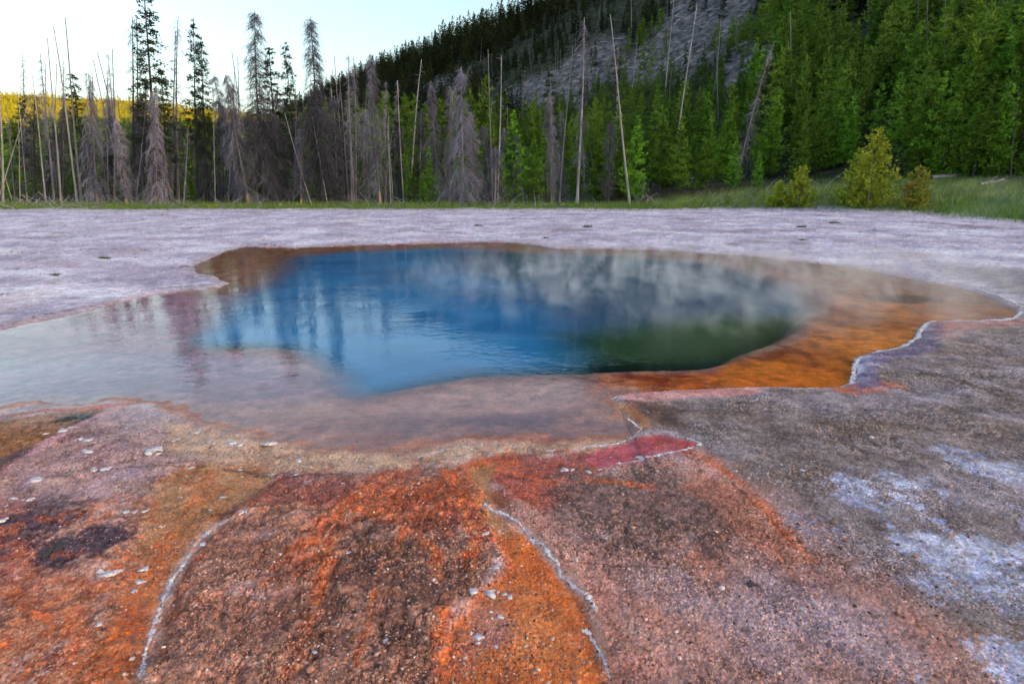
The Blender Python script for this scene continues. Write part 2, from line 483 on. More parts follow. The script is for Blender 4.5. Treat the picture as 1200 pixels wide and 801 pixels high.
# right channel
chR = zone([(545, 552), (575, 548), (572, 585), (592, 607), (628, 636), (652, 668), (676, 706), (694, 740), (716, 801), (760, 950), (505, 950), (514, 801), (530, 745), (566, 700), (594, 678), (584, 640), (560, 600)], .012, rag=.012)
layer(chR, alb(190, 84, 22), alb(220, 112, 44), .5, .45, med * .6 + fine * .5)
layer(zone([(545, 552), (575, 548), (572, 585), (592, 607), (610, 640), (580, 632), (560, 600)], .02, .8, .03), alb(158, 116, 80), alb(186, 146, 104), .5, .3)
layer(stroke([(572, 585), (600, 618), (634, 642), (660, 686), (684, 728), (700, 790)], 8, .9, .8, 4), alb(128, 60, 18), alb(160, 82, 30), .4, .5)
layer(zone([(560, 700), (600, 690), (660, 720), (690, 801), (560, 801), (540, 750)], .05, .32, .1), alb(170, 110, 66), alb(206, 150, 104), .6, .3)
# red pool patch and pink lip
layer(zone([(700, 528), (738, 518), (780, 515), (816, 524), (804, 534), (770, 540), (730, 550), (700, 552), (684, 544)], .008, 1, .01), alb(160, 52, 62), alb(188, 84, 94), .2, .6, big + med * .5)
layer(zone([(770, 518), (812, 524), (800, 533), (765, 532)], .008, .8, .01), alb(150, 46, 26), alb(180, 66, 36), .3, .6)
layer(zone([(722, 462), (800, 457), (895, 456), (890, 466), (830, 472), (760, 478), (735, 480)], .01, .9, .012), alb(176, 120, 116), alb(204, 158, 160), .4, .1)
layer(zone([(724, 470), (760, 474), (800, 490), (790, 505), (752, 500), (735, 488)], .01, .85, .02), alb(58, 46, 46), alb(104, 78, 70), .8, .1)
layer(zone([(716, 470), (730, 476), (752, 494), (764, 508), (748, 508), (728, 494)], .008, .9, .012), alb(150, 86, 34), alb(190, 120, 60), .4, .5)
layer(zone([(1085, 378), (1160, 378), (1215, 376), (1200, 384), (1120, 392), (1095, 402)], .01, .85, .02), alb(140, 92, 90), alb(170, 122, 116), .5)
layer(zone([(985, 454), (1020, 448), (1060, 456), (1040, 464), (960, 462)], .01, .7, .02), alb(170, 96, 70), alb(190, 124, 104), .5)
# crust on the right shore: dark back, white bands
layer(zone([(1000, 450), (1000, 425), (1030, 413), (1068, 404), (1080, 382), (1094, 384), (1100, 402), (1090, 414), (1050, 424), (1020, 440), (1030, 456), (1010, 460)], .008, .9, .02), alb(62, 56, 84), alb(124, 116, 150), .6, 0, fine * .6 + med * .6)
for pts, wpx, k in (([(1020, 430), (1080, 436), (1130, 446), (1180, 462), (1240, 480)], 6, .7), ([(1100, 392), (1150, 402), (1250, 420)], 7, .35), ([(1050, 420), (1120, 424), (1200, 440)], 4, .5), ([(1010, 448), (1060, 470), (1120, 480), (1200, 500)], 5, .4), ([(1130, 490), (1180, 498), (1260, 512)], 4, .5)):
    layer(stroke(pts, wpx, .95, k * .7, 9) * (.4 + .6 * sstep(-.3, .3, med)), alb(146, 140, 160), alb(176, 170, 190), .6)
layer(stroke([(1060, 435), (1110, 448), (1170, 470), (1240, 495)], 4, .8, .7, 4), alb(66, 58, 56), alb(96, 84, 80), .9)
# white mineral bloom at the right
bl = fbm(x * .9 + y * .4, y * .9 - x * .4, 2.4, 5, 131, .62)
bl = bl + .5 * med + .35 * fine
blm = np.maximum.reduce([zone(p, .022, k, .17, bl) for p, k in (
    ([(1000, 572), (1040, 574), (1090, 606), (1150, 630), (1250, 640), (1300, 700), (1180, 690), (1080, 672), (1010, 650), (1060, 636), (1080, 620), (1040, 600)], 1.0),
    ([(1090, 570), (1130, 580), (1150, 592), (1120, 596)], .7), ([(1120, 545), (1180, 560), (1260, 585), (1240, 600), (1170, 580)], .75),
    ([(1120, 800), (1160, 776), (1260, 770), (1300, 850), (1150, 860)], 1.0), ([(980, 636), (1020, 634), (1060, 648), (1010, 652)], .6),
    ([(1150, 660), (1250, 680), (1260, 740), (1150, 715), (1050, 690)], .5))])
layer(blm * (.45 + .5 * sstep(-.25, .25, fbm(x, y, 12, 4, 781, .65))), alb(156, 162, 206), alb(200, 206, 242), .5, 0.0, fine * .6 + med * .5)
# grass belt ground
edge = np.interp(x / np.maximum(y, .1), [-1.2, -.9, 0, .45, .7, .9, 1.3], [44, 44.5, 45, 44.5, 37, 28, 21])
edge = edge + 3.2 * fbm(x, y * 0, .16, 4, 145)
gm = sstep(-1.2, 1.2, y - edge + 2.2 * fbm(x, y, .4, 4, 141))
layer(gm, alb(70, 84, 44), alb(112, 124, 62), .6, 0.0, med * .5 + big)
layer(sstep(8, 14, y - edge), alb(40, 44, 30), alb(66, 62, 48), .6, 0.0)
layer(sstep(-5.5, -1, y - edge + 2.5 * fbm(x, y, .3, 4, 142, .7)) * (1 - gm) * .45, alb(120, 112, 118), alb(150, 140, 140), .8)
# small dark seams on the far sinter
for pts, wpx in (([(0, 300), (40, 302), (90, 299), (120, 297), (190, 296)], 1.1), ([(50, 328), (80, 327)], 1.0), ([(0, 352), (6, 350)], 2), ([(95, 262), (130, 257)], .8), ([(110, 334), (160, 332), (215, 326), (240, 331)], 1.3), ([(195, 318), (230, 312)], 2.2), ([(150, 346), (200, 340), (250, 336)], 1.6), ([(0, 384), (60, 371), (110, 360), (135, 354)], 2.2)):
    layer(stroke(pts, wpx * 1.7, .9, .9, 2.5) * sstep(-.35, .1, fine + med), alb(66, 58, 64), alb(112, 100, 106), .6)
layer(stroke([(282, 290), (312, 287), (335, 290)], 1.6, .8, .9, 1.0), alb(84, 34, 34), alb(120, 56, 50), .4)
# rimstone steps and mineral veins in the coloured crust
tq = fbm(wx, wy, 1.5, 6, 601, .55) * 4.5
fr_ = tq - np.floor(tq)
crz = np.maximum.reduce([left * .8, sal * .6, mound]) * (sdP > 0.02)
steps = np.floor(tq) + sstep(.88, 1.0, fr_)
layer(crz * sstep(.80, .9, fr_) * sstep(1.0, .95, fr_) * .55 * sstep(-.2, .3, big + med), alb(58, 40, 40), alb(96, 62, 56), None)  # shade at the foot of each step put into the stain
layer(crz * sstep(.13, .02, fr_) * .5 * sstep(-.3, .3, med), alb(196, 126, 98), alb(216, 172, 160), None)
v_ = np.abs(fbm(wx + .1 * med, wy, 2.6, 5, 621, .6))
layer(np.maximum(mound, left * (r < 3.6)) * (sdP > .05) * sstep(.05, .012, v_) * sstep(-.1, .3, big) * .7, alb(188, 84, 36), alb(214, 116, 62), None)
v2_ = np.abs(fbm(wx, wy + .1 * fine, 4.2, 4, 641, .6))
layer(crz * sstep(.035, .008, v2_) * .55 * sstep(-.1, .35, -big + med), alb(62, 44, 46), alb(90, 60, 58), None)
for f_, sd_, k_ in ((8.5, 801, .85), (15, 811, .75)):
    cr_ = np.abs(fbm(wx + .03 * med, wy, f_, 3, sd_, .55))
    layer(crz * sstep(.05, .012, cr_) * k_ * sstep(-.2, .3, fbm(x, y, 1.3, 3, sd_ + 5)), alb(60, 42, 42), alb(100, 70, 62), None)
pz = fbm(x, y, 3.1, 5, 661, .6)
layer(crz * sstep(.3, .55, pz) * .6, alb(178, 144, 146), alb(206, 180, 186), None)
layer(crz * sstep(.36, .5, fbm(x, y, 9, 3, 681, .6)) * .6, alb(60, 46, 46), alb(92, 68, 62), None)
for pts, wpx, k in (([(470, 556), (430, 575), (405, 600), (388, 640), (380, 700), (360, 760), (340, 810)], 7, .7), ([(405, 600), (440, 612), (480, 630), (510, 660), (522, 700)], 6, .7), ([(520, 560), (535, 600), (560, 640), (548, 680), (524, 720), (514, 800)], 8, .75),
                    ([(388, 640), (340, 660), (310, 700)], 5, .55), ([(480, 630), (450, 680), (440, 740), (420, 800)], 4, .5), ([(600, 560), (640, 575), (700, 572), (760, 580)], 6, .6), ([(820, 540), (870, 575), (910, 620), (950, 665)], 6, .55),
                    ([(20, 700), (70, 720), (100, 760), (90, 801)], 9, .6), ([(0, 650), (60, 690), (120, 700)], 6, .5), ([(250, 560), (230, 600), (200, 640), (180, 690)], 8, .45), ([(640, 690), (700, 730), (760, 801)], 5, .45)):
    layer(stroke(pts, wpx * 1.15, .95, min(1, k * 1.2), 12) * sstep(-.35, .25, med + .4 * fine), alb(186, 78, 26), alb(218, 116, 58), None, .25, fine)
layer(sal * sstep(.05, .45, fbm(x, y, 1.2, 4, 721)) * .6, alb(150, 132, 146), alb(182, 166, 178), None)
for pts in ([(568, 598), (592, 612), (618, 632), (636, 648), (656, 680), (690, 716), (704, 780), (714, 810)], [(300, 607), (262, 621), (234, 644), (208, 684), (184, 738), (168, 806)]):
    layer(stroke(pts, 7, .95, .7, 4), alb(186, 134, 116), alb(218, 184, 180), None)
# shores and the pool bed
layer(sstep(.35, .02, sdP) * (sdP > -0.05) * .55 * (sstep(4.5, 6.5, y)), alb(118, 104, 112), alb(150, 138, 150), .5)
ins = sstep(0.015, -0.03, sdP)
front_ = ins * sstep(6.5, 4.5, y) * (sdD > -.2)
ins = np.where((y < 5.6) & (x < at(745, 500)[0] + .2), sstep(.08, -.4, sdP + .25 * med), ins).astype(np.float32)
layer(sstep(.1, -.02, sdP) * (y < 6.5) * (x < at(745, 500)[0] + .2) * sstep(.0, .25, at(180, 474)[1] + .5 - y + .9), alb(138, 98, 84), alb(178, 134, 112), .35, 0.15)
layer(ins, alb(126, 82, 76), alb(168, 118, 106), .35, 0, med * .7 + big * .7)
layer(ins * sstep(.0, .4, big + .4 * med) * .8, alb(96, 62, 76), alb(130, 86, 92), .35, 0)
layer(ins * sstep(.0, .4, -big + .5 * med) * .55, alb(172, 134, 118), alb(192, 154, 138), .3, 0)
layer(ins * zone([(520, 490), (560, 478), (640, 475), (660, 490), (600, 505), (540, 505)], .04, .8, .05), alb(92, 62, 80), alb(124, 86, 98), .3)
layer(ins * zone([(260, 470), (340, 462), (400, 470), (350, 485), (280, 485)], .04, .7, .06), alb(168, 130, 120), alb(188, 152, 142), .3)
layer(ins * zone([(-260, 395), (0, 380), (140, 345), (280, 340), (240, 380), (205, 400), (300, 410), (370, 425), (400, 450), (300, 470), (200, 470), (0, 475), (-260, 490)], .05, .75), alb(104, 62, 98), alb(140, 92, 132), .3, 0)
layer(ins * zone([(390, 462), (420, 464), (520, 448), (640, 438), (690, 440), (700, 470), (600, 480), (480, 480)], .03, .6, .04), alb(176, 138, 136), alb(198, 160, 156), .3)
layer(ins * zone([(200, 505), (330, 500), (480, 512), (500, 525), (400, 532), (320, 520)], .02, .6, .03), alb(140, 74, 48), alb(176, 106, 76), .35)
layer(ins * sstep(.12, -.12, sdpoly(wx, wy, ORANGE)), alb(126, 50, 10), alb(214, 118, 36), .3, 0, med * .7 + big)
layer(ins * sstep(.12, -.12, sdpoly(wx, wy, ORANGE)) * sstep(.1, .5, fbm(x, y, 1.3, 5, 791, .6)) * .7, alb(84, 40, 22), alb(126, 64, 30), .3, 0)
layer(ins * sstep(.5, -.5, sdpoly(wx, wy, SHORE)), alb(104, 64, 44), alb(146, 92, 52), .3, 0)
layer(ins * zone([(980, 305), (1080, 325), (1140, 340), (1100, 362), (1000, 345), (940, 320)], .03, .6, .03), alb(140, 96, 84), alb(164, 116, 100), .3)
layer(ins * zone([(1010, 340), (1060, 341), (1110, 346), (1080, 350), (1030, 348)], .01, .8, .01), alb(60, 40, 40), alb(84, 58, 52), .3)
layer(ins * sstep(-0.1, -0.6, sdD), np.array([.012, .05, .09]), np.array([.02, .07, .11]), 0, 0)

# heights
hz = ramp(Xg, Yg).astype(np.float32) - 0.0
zn = hz[ni].copy()
frm = (sstep(6.6, 5.6, y) * (x < at(735, 500)[0])).astype(np.float32)
lip = 0.030 * (1 - frm) + frm * (.005 + .034 * sstep(.1, .8, sdP)) + 0.02 * sstep(0, 1.0, sdP) + 0.06 * sstep(2, 9, sdP)
out_z = lip * np.where(frm > .5, 1, sstep(-0.01, 0.12, sdP))
amp = np.clip(r / 4, .55, 4) * sstep(-.02, .25, sdP)
rel = amp * (0.010 * fbm(x, y, 2.2, 3, 151) + 0.009 * med + 0.010 * fine * (.25 + .75 * gpatch))
rel = rel * (1 - .55 * np.maximum(chL, chR)) + sstep(.8, 3, sdP) * sstep(5, 9, r) * (.05 + .06 * fbm(x, y, .55, 4, 761) + .03 * np.abs(fbm(x * .6, y * 1.3, 1.3, 3, 771)))
rel = rel + sstep(.0, .3, sdP) * (.35 + grit) * 0.006 * fbm(x, y, 60, 3, 161, .75)
crust = np.abs(fbm(x, y, 6.5, 3, 171))
rel = rel - (left * .004 + mound * .007) * np.clip(1 - crust * 5, 0, 1)
rel = rel - 0.016 * chL - 0.02 * chR + 0.012 * mound * sstep(-.2, .5, med)
rel = rel + crz * .005 * (steps + 1) + crz * .006 * sstep(.05, .01, v_) - crz * .008 * sstep(.05, .012, v2_)
rel = np.maximum(rel, -0.022)
bed = -0.022 - 0.05 * sstep(0, -1.2, sdP) + 0.010 * med + 0.008 * big - 2.2 * sstep(-0.12, -1.5, sdD)
bed = bed * (1 - frm) + frm * (np.maximum(bed, -.4) + .022 * sstep(-.9, 0, sdP))
bed = np.where(frm > .5, np.minimum(bed, .006), np.minimum(bed, -0.006))
k = np.where(frm > .5, sstep(.10, -.10, sdP), sstep(0.03, -0.03, sdP))
zn = zn + (out_z + rel) * (1 - k) + bed * k
zn = zn + gm * .05
hz[ni] = zn
hz[~near] += 0.03
COLg = np.tile(alb(150, 140, 160)[None, :], (len(Xg), 1)).astype(np.float32)
COLg[Rg > 60] = alb(56, 58, 40)
grit = grit * (.3 + .7 * gpatch)
col = col * (1 - front_[:, None] * np.array([.18, .32, .34]))
col = col * (1 - .08 * sstep(8, 4, r) * (sdP > 0))[:, None] * (1 + .1 * np.clip(grit, 0, 1) * (sdP > 0))[:, None]
col = col * np.clip(1 + (np.where(r > 7, .045, .06) + .17 * np.clip(grit, 0, 1) * sstep(9, 6, r)) * rng.normal(0, 1, len(x)) * np.where(sdP < 0, .35, 1), .4, 1.7)[:, None]
COLg[ni] = col
GR = np.full(len(Xg), .6, np.float32); GR[ni] = grit
WT = np.zeros(len(Xg), np.float32); WT[ni] = np.where(sdP < 0, .5 * frm, np.maximum(wet, .6 * frm * sstep(.9, .1, sdP)))

gm_, nt, b = new_mat('crusted mineral ground')
at_c = nd(nt, 'ShaderNodeAttribute', attribute_name='stain')
at_g = nd(nt, 'ShaderNodeAttribute', attribute_name='grit')
at_w = nd(nt, 'ShaderNodeAttribute', attribute_name='wet')
geo = nd(nt, 'ShaderNodeNewGeometry')
v1 = nd(nt, 'ShaderNodeTexVoronoi', i_Scale=120.0); nt.links.new(geo.outputs['Position'], v1.inputs['Vector'])
v2 = nd(nt, 'ShaderNodeTexVoronoi', i_Scale=46.0); nt.links.new(geo.outputs['Position'], v2.inputs['Vector'])
n1 = nd(nt, 'ShaderNodeTexNoise', i_Scale=70.0, i_Detail=6.0, i_Roughness=0.7); nt.links.new(geo.outputs['Position'], n1.inputs['Vector'])
n2 = nd(nt, 'ShaderNodeTexNoise', i_Scale=9.0, i_Detail=8.0, i_Roughness=0.68); nt.links.new(geo.outputs['Position'], n2.inputs['Vector'])
sep1 = nd(nt, 'ShaderNodeSeparateColor'); nt.links.new(v1.outputs['Color'], sep1.inputs[0])
sep2 = nd(nt, 'ShaderNodeSeparateColor'); nt.links.new(v2.outputs['Color'], sep2.inputs[0])
spk = maprange(nt, sep1.outputs[0], 0, 1, 0.36, 1.68)
spk2 = maprange(nt, sep2.outputs[1], 0, 1, 0.68, 1.32)
spk = math_node(nt, 'MULTIPLY', spk, spk2)
g_amt = math_node(nt, 'MULTIPLY', at_g.outputs['Fac'], 0.85)
one = nd(nt, 'ShaderNodeMix'); one.data_type = 'FLOAT'
nt.links.new(g_amt, one.inputs[0]); one.inputs[2].default_value = 1.0; nt.links.new(spk, one.inputs[3])
noi = math_node(nt, 'MULTIPLY', maprange(nt, n1.outputs['Fac'], 0.28, 0.72, 0.5, 1.55), maprange(nt, n2.outputs['Fac'], 0.28, 0.72, 0.58, 1.42))
fac = math_node(nt, 'MULTIPLY', one.outputs[0], noi)
cc = nd(nt, 'ShaderNodeVectorMath', operation='SCALE')
nt.links.new(at_c.outputs['Color'], cc.inputs[0]); nt.links.new(fac, cc.inputs['Scale'])
nt.links.new(cc.outputs[0], b.inputs['Base Color'])
nt.links.new(maprange(nt, math_node(nt, 'ADD', at_w.outputs['Fac'], math_node(nt, 'MULTIPLY', math_node(nt, 'SUBTRACT', n2.outputs['Fac'], .5), .8)), 0.1, 0.6, 0.85, 0.28), b.inputs['Roughness'])
nt.links.new(maprange(nt, at_w.outputs['Fac'], 0, 0.6, 0.15, 0.5), b.inputs['Specular IOR Level'])
bh = math_node(nt, 'ADD', math_node(nt, 'MULTIPLY', v1.outputs['Distance'], at_g.outputs['Fac']), math_node(nt, 'MULTIPLY', n1.outputs['Fac'], math_node(nt, 'ADD', math_node(nt, 'MULTIPLY', at_g.outputs['Fac'], 0.8), 0.15)))
bp = nd(nt, 'ShaderNodeBump', i_Strength=0.9, i_Distance=0.009)
nt.links.new(bh, bp.inputs['Height']); nt.links.new(bp.outputs[0], b.inputs['Normal'])

me = np_mesh('ground', np.stack([Xg, Yg, hz], 1), np.zeros((0, 3), int), grid_faces(len(rad), len(ang), True), gm_, True)
ca = me.attributes.new('stain', 'FLOAT_COLOR', 'POINT')
ca.data.foreach_set('color', np.concatenate([COLg, np.ones((len(Xg), 1), np.float32)], 1).ravel())
for nm, arr in (('grit', GR), ('wet', WT)):
    a_ = me.attributes.new(nm, 'FLOAT', 'POINT'); a_.data.foreach_set('value', arr.astype(np.float32))
link('ground', me, kind='structure')


def ground_z(X, Y):
    """height of the built ground sheet at a point near the pool"""
    a = math.degrees(math.atan2(X, Y)); q = math.hypot(X, Y)
    i = int(np.searchsorted(rad, q)); j = int(round((a + 64) / 0.085))
    i = min(max(i, 0), len(rad) - 1); j = min(max(j, 0), 1505)
    return float(hz[i * len(ang) + j])


# ------------------------------------------------------------------ pool water
gx = np.arange(-16, 14.5, 0.06, dtype=np.float32); gy = np.arange(2.8, 19.5, 0.06, dtype=np.float32)
WX, WY = [q.ravel() for q in np.meshgrid(gx, gy)]
ww = np.clip(np.hypot(WX, WY) / 5, .25, 2.2)
qx = WX + ww * (0.10 * fbm(WX, WY, 1.1, 3, 1) + 0.035 * fbm(WX, WY, 7, 3, 3))
qy = WY + ww * (0.10 * fbm(WX, WY, 1.1, 3, 11) + 0.035 * fbm(WX, WY, 7, 3, 13))
wsd = sdpoly(WX, WY, POOL)
wdd = sdpoly(qx * .4 + WX * .6, qy * .4 + WY * .6, DEEP)
deep = sstep(0.10, -0.45, wdd)
deep = np.where((qx > at(680, 400)[0]) & (qy < 9), sstep(0.2, -.8, wdd), sstep(.26, -.38, wdd))
deep = deep + (sstep(.6, -.9, wdd) - deep) * sstep(7.5, 9.5, qy)
HILL_REFL = P((520, 296), (600, 294), (760, 300), (880, 312), (945, 345), (950, 380), (880, 400), (760, 392), (690, 398), (640, 372), (600, 335), (540, 318))  # outline where the hill's dark reflection is put into the water colour
hill_refl = sstep(.8, -.9, sdpoly(qx, qy, HILL_REFL))
green = sstep(.7, -.5, sdpoly(qx, qy, GREEN))
keep = (wsd < 0.62).reshape(len(gy), len(gx))
cell = keep[:-1, :-1] & keep[1:, :-1] & keep[:-1, 1:] & keep[1:, 1:]
F = grid_faces(len(gy), len(gx)).reshape(len(gy) - 1, len(gx) - 1, 4)[cell]
used = np.unique(F); remap = np.full(len(WX), -1, np.int32); remap[used] = np.arange(len(used))
wm, nt, b = new_mat('hot spring water')
nt.nodes.remove(b)
geo = nd(nt, 'ShaderNodeNewGeometry')
ad = nd(nt, 'ShaderNodeAttribute', attribute_name='depth')
ag = nd(nt, 'ShaderNodeAttribute', attribute_name='algae')
mp = nd(nt, 'ShaderNodeMapping'); mp.inputs['Scale'].default_value = (0.8, 1.25, 1); mp.inputs['Rotation'].default_value = (0, 0, R(20))
nt.links.new(geo.outputs['Position'], mp.inputs['Vector'])
r1 = nd(nt, 'ShaderNodeTexNoise', i_Scale=9.0, i_Detail=3.0, i_Roughness=0.55, i_Distortion=0.4); nt.links.new(mp.outputs[0], r1.inputs['Vector'])
r2 = nd(nt, 'ShaderNodeTexNoise', i_Scale=1.1, i_Detail=2.0); nt.links.new(mp.outputs[0], r2.inputs['Vector'])
hgt = math_node(nt, 'MULTIPLY', r1.outputs['Fac'], maprange(nt, r2.outputs['Fac'], 0.35, 0.65, 0.2, 1.6))
bp = nd(nt, 'ShaderNodeBump', i_Strength=0.6, i_Distance=0.004)
nt.links.new(hgt, bp.inputs['Height'])
fr = nd(nt, 'ShaderNodeFresnel', i_IOR=1.36); nt.links.new(bp.outputs[0], fr.inputs['Normal'])
gl = nd(nt, 'ShaderNodeBsdfGlossy'); gl.inputs['Roughness'].default_value = 0.015; nt.links.new(bp.outputs[0], gl.inputs['Normal'])
tp = nd(nt, 'ShaderNodeBsdfTransparent'); tp.inputs['Color'].default_value = (.93, .95, .95, 1)
df = nd(nt, 'ShaderNodeBsdfDiffuse')
nb = nd(nt, 'ShaderNodeTexNoise', i_Scale=0.6, i_Detail=4.0); nt.links.new(geo.outputs['Position'], nb.inputs['Vector'])
blue = mixcol(nt, maprange(nt, nb.outputs['Fac'], .35, .65, 0, 1), (0.018, 0.15, 0.36), (0.04, 0.24, 0.50))
grn = mixcol(nt, maprange(nt, nb.outputs['Fac'], .35, .65, 0, 1), (0.012, 0.050, 0.018), (0.045, 0.095, 0.024))
av = nd(nt, 'ShaderNodeAttribute', attribute_name='hill_refl')
blue = mixcol(nt, math_node(nt, 'MULTIPLY', av.outputs['Fac'], .85), blue, (0.006, 0.042, 0.105))  # dark hill reflection mixed into the body blue as plain colour
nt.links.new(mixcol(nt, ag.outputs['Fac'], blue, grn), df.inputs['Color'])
m1 = nd(nt, 'ShaderNodeMixShader'); nt.links.new(math_node(nt, 'MULTIPLY', ad.outputs['Fac'], .93), m1.inputs[0])
nt.links.new(tp.outputs[0], m1.inputs[1]); nt.links.new(df.outputs[0], m1.inputs[2])
m2 = nd(nt, 'ShaderNodeMixShader'); nt.links.new(math_node(nt, 'MULTIPLY', fr.outputs[0], math_node(nt, 'SUBTRACT', 1.0, geo.outputs['Backfacing'])), m2.inputs[0])
nt.links.new(m1.outputs[0], m2.inputs[1]); nt.links.new(gl.outputs[0], m2.inputs[2])
nt.links.new(m2.outputs[0], nt.nodes['Material Output'].inputs['Surface'])
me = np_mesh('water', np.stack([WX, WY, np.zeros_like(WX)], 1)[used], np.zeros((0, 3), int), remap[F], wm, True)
for nm, arr in (('depth', deep), ('algae', green), ('hill_refl', hill_refl)):
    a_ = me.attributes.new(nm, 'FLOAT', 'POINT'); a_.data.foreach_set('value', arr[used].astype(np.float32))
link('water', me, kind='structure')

# ------------------------------------------------------------------ steam over the water
def box_mesh(name, x0, x1, y0, y1, z0, z1, mat):
    V = [(a, b_, c) for a in (x0, x1) for b_ in (y0, y1) for c in (z0, z1)]
    F4 = [(0, 1, 3, 2), (4, 6, 7, 5), (0, 4, 5, 1), (2, 3, 7, 6), (0, 2, 6, 4), (1, 5, 7, 3)]
    return np_mesh(name, np.array(V, float), np.zeros((0, 3), int), np.array(F4), mat)


def steam(name, x0, x1, y0, y1, z0, z1, dens, scale, lo, hi, seed, label):
    m = bpy.data.materials.new(name); m.use_nodes = True; nt = m.node_tree
    nt.nodes.remove(nt.nodes['Principled BSDF'])
    g = nd(nt, 'ShaderNodeTexCoord')
    mp = nd(nt, 'ShaderNodeMapping'); mp.inputs['Location'].default_value = (seed, seed * .7, 0)
    mp.inputs['Scale'].default_value = (1.5, 0.55, 0.7); mp.inputs['Rotation'].default_value = (0, R(40), R(12))
    nt.links.new(g.outputs['Object'], mp.inputs['Vector'])
    n = nd(nt, 'ShaderNodeTexNoise', i_Scale=scale, i_Detail=6.0, i_Roughness=0.6, i_Distortion=0.9)
    nt.links.new(mp.outputs[0], n.inputs['Vector'])
    d = maprange(nt, n.outputs['Fac'], lo, hi, 0, dens)
    s = nd(nt, 'ShaderNodeSeparateXYZ'); nt.links.new(g.outputs['Object'], s.inputs[0])
    ex = math_node(nt, 'POWER', math_node(nt, 'DIVIDE', math_node(nt, 'SUBTRACT', s.outputs['X'], (x0 + x1) / 2), (x1 - x0) / 2), 2)
    ey = math_node(nt, 'POWER', math_node(nt, 'DIVIDE', math_node(nt, 'SUBTRACT', s.outputs['Y'], (y0 + y1) / 2), (y1 - y0) / 2), 2)
    e = maprange(nt, math_node(nt, 'ADD', ex, ey), 0.25, 1.0, 1, 0)
    z = maprange(nt, s.outputs['Z'], z0, z1, 1, 0)
    d = math_node(nt, 'MULTIPLY', math_node(nt, 'MULTIPLY', d, e), z)
    pv = nd(nt, 'ShaderNodeVolumeScatter'); pv.inputs['Color'].default_value = (.97, .97, .98, 1)
    pv.inputs['Anisotropy'].default_value = 0.2
    nt.links.new(d, pv.inputs['Density'])
    nt.links.new(pv.outputs[0], nt.nodes['Material Output'].inputs['Volume'])
    link(name, box_mesh(name, x0, x1, y0, y1, z0, z1, m), kind='stuff', label=label, cat='steam')


steam('steam', -2.6, 11.0, 5.6, 15.8, 0.03, 0.6, 1.15, 1.8, 0.48, 0.70, 3.0, 'thin pale wisps of steam drifting over the pool')
steam('steam', 27.0, 41.0, 36.0, 44.0, 0.1, 2.6, 0.2, 0.4, 0.42, 0.7, 9.0, 'faint steam rising by the bushes at the meadow edge')

# ------------------------------------------------------------------ mineral rims
rim_m, nt, b = new_mat('white sinter crust')
tc = nd(nt, 'ShaderNodeTexCoord'); n = nd(nt, 'ShaderNodeTexNoise', i_Scale=30.0, i_Detail=5.0); nt.links.new(tc.outputs['Object'], n.inputs['Vector'])
nt.links.new(mixcol(nt, maprange(nt, n.outputs['Fac'], .35, .65, 0, 1), alb(168, 150, 170), alb(232, 222, 238)), b.inputs['Base Color'])
bp = nd(nt, 'ShaderNodeBump', i_Strength=0.6, i_Distance=0.006); nt.links.new(n.outputs['Fac'], bp.inputs['Height']); nt.links.new(bp.outputs[0], b.inputs['Normal'])

import bmesh
_ib = bmesh.new(); bmesh.ops.create_icosphere(_ib, subdivisions=2, radius=1.0)
ICO_V = np.array([v.co[:] for v in _ib.verts]); ICO_F = np.array([[v.index for v in f.verts] for f in _ib.faces]); _ib.free()
_ib = bmesh.new(); bmesh.ops.create_icosphere(_ib, subdivisions=1, radius=1.0)
ICO1_V = np.array([v.co[:] for v in _ib.verts]); ICO1_F = np.array([[v.index for v in f.verts] for f in _ib.faces]); _ib.free()


def lump(mb, c, s, jit=.25, lo=False):
    V = ICO1_V if lo else ICO_V
    n = 1 + jit * perlin(V[:, 0] * 1.7 + rng.uniform(0, 50), V[:, 1] * 1.7 + V[:, 2] * 1.3 + rng.uniform(0, 50), 5) * 1.6
    v = V * n[:, None] * np.array(s)
    a = rng.uniform(0, 6.28); ca_, sa = math.cos(a), math.sin(a)
    v = np.stack([v[:, 0] * ca_ - v[:, 1] * sa, v[:, 0] * sa + v[:, 1] * ca_, v[:, 2]], 1)
    mb.add(v + np.array(c), ICO1_F if lo else ICO_F)


def rim(uv, wid, label, gap=0.0, zmin=0.004, mat=None):
    pts = np.array([at(*p) for p in uv]); mb = MB()
    seg = np.linalg.norm(np.diff(pts, axis=0), axis=1); L = np.concatenate([[0], np.cumsum(seg)])
    s = 0.0
    while s < L[-1]:
        X = np.interp(s, L, pts[:, 0]); Y = np.interp(s, L, pts[:, 1]); q = math.hypot(X, Y)
        px = q / 667
        wob = 0.5 * float(fbm(np.array([s * 9]), np.array([s * 2.]), 1, 3, 201)[0]) * wid * px * 2.2
        X += wob * .8 + 0.0; Y += wob * .5
        w = wid * px * rng.uniform(.5, 1.2) * (.45 + 1.1 * float(np.clip(.5 + perlin(np.array([s / px / 22]), np.array([uv[0][0] * .37]), 19)[0], 0, 1)))
        if gap == 0 or float(perlin(np.array([s / px / 40]), np.array([uv[0][0] * .1]), 9)[0]) > gap - .5:
            for _q in range(2):
                lump(mb, (X + w * rng.normal(0, .22), Y + w * rng.normal(0, .3), max(ground_z(X, Y), zmin) + w * .02), (w * rng.uniform(.4, 1.0), w * rng.uniform(.4, 1.1), w * rng.uniform(.15, .36)), .55)
        s += w * .95
    link('sinter_rim', mb.mesh('sinter_rim', mat or rim_m, True), kind='structure', label=label)


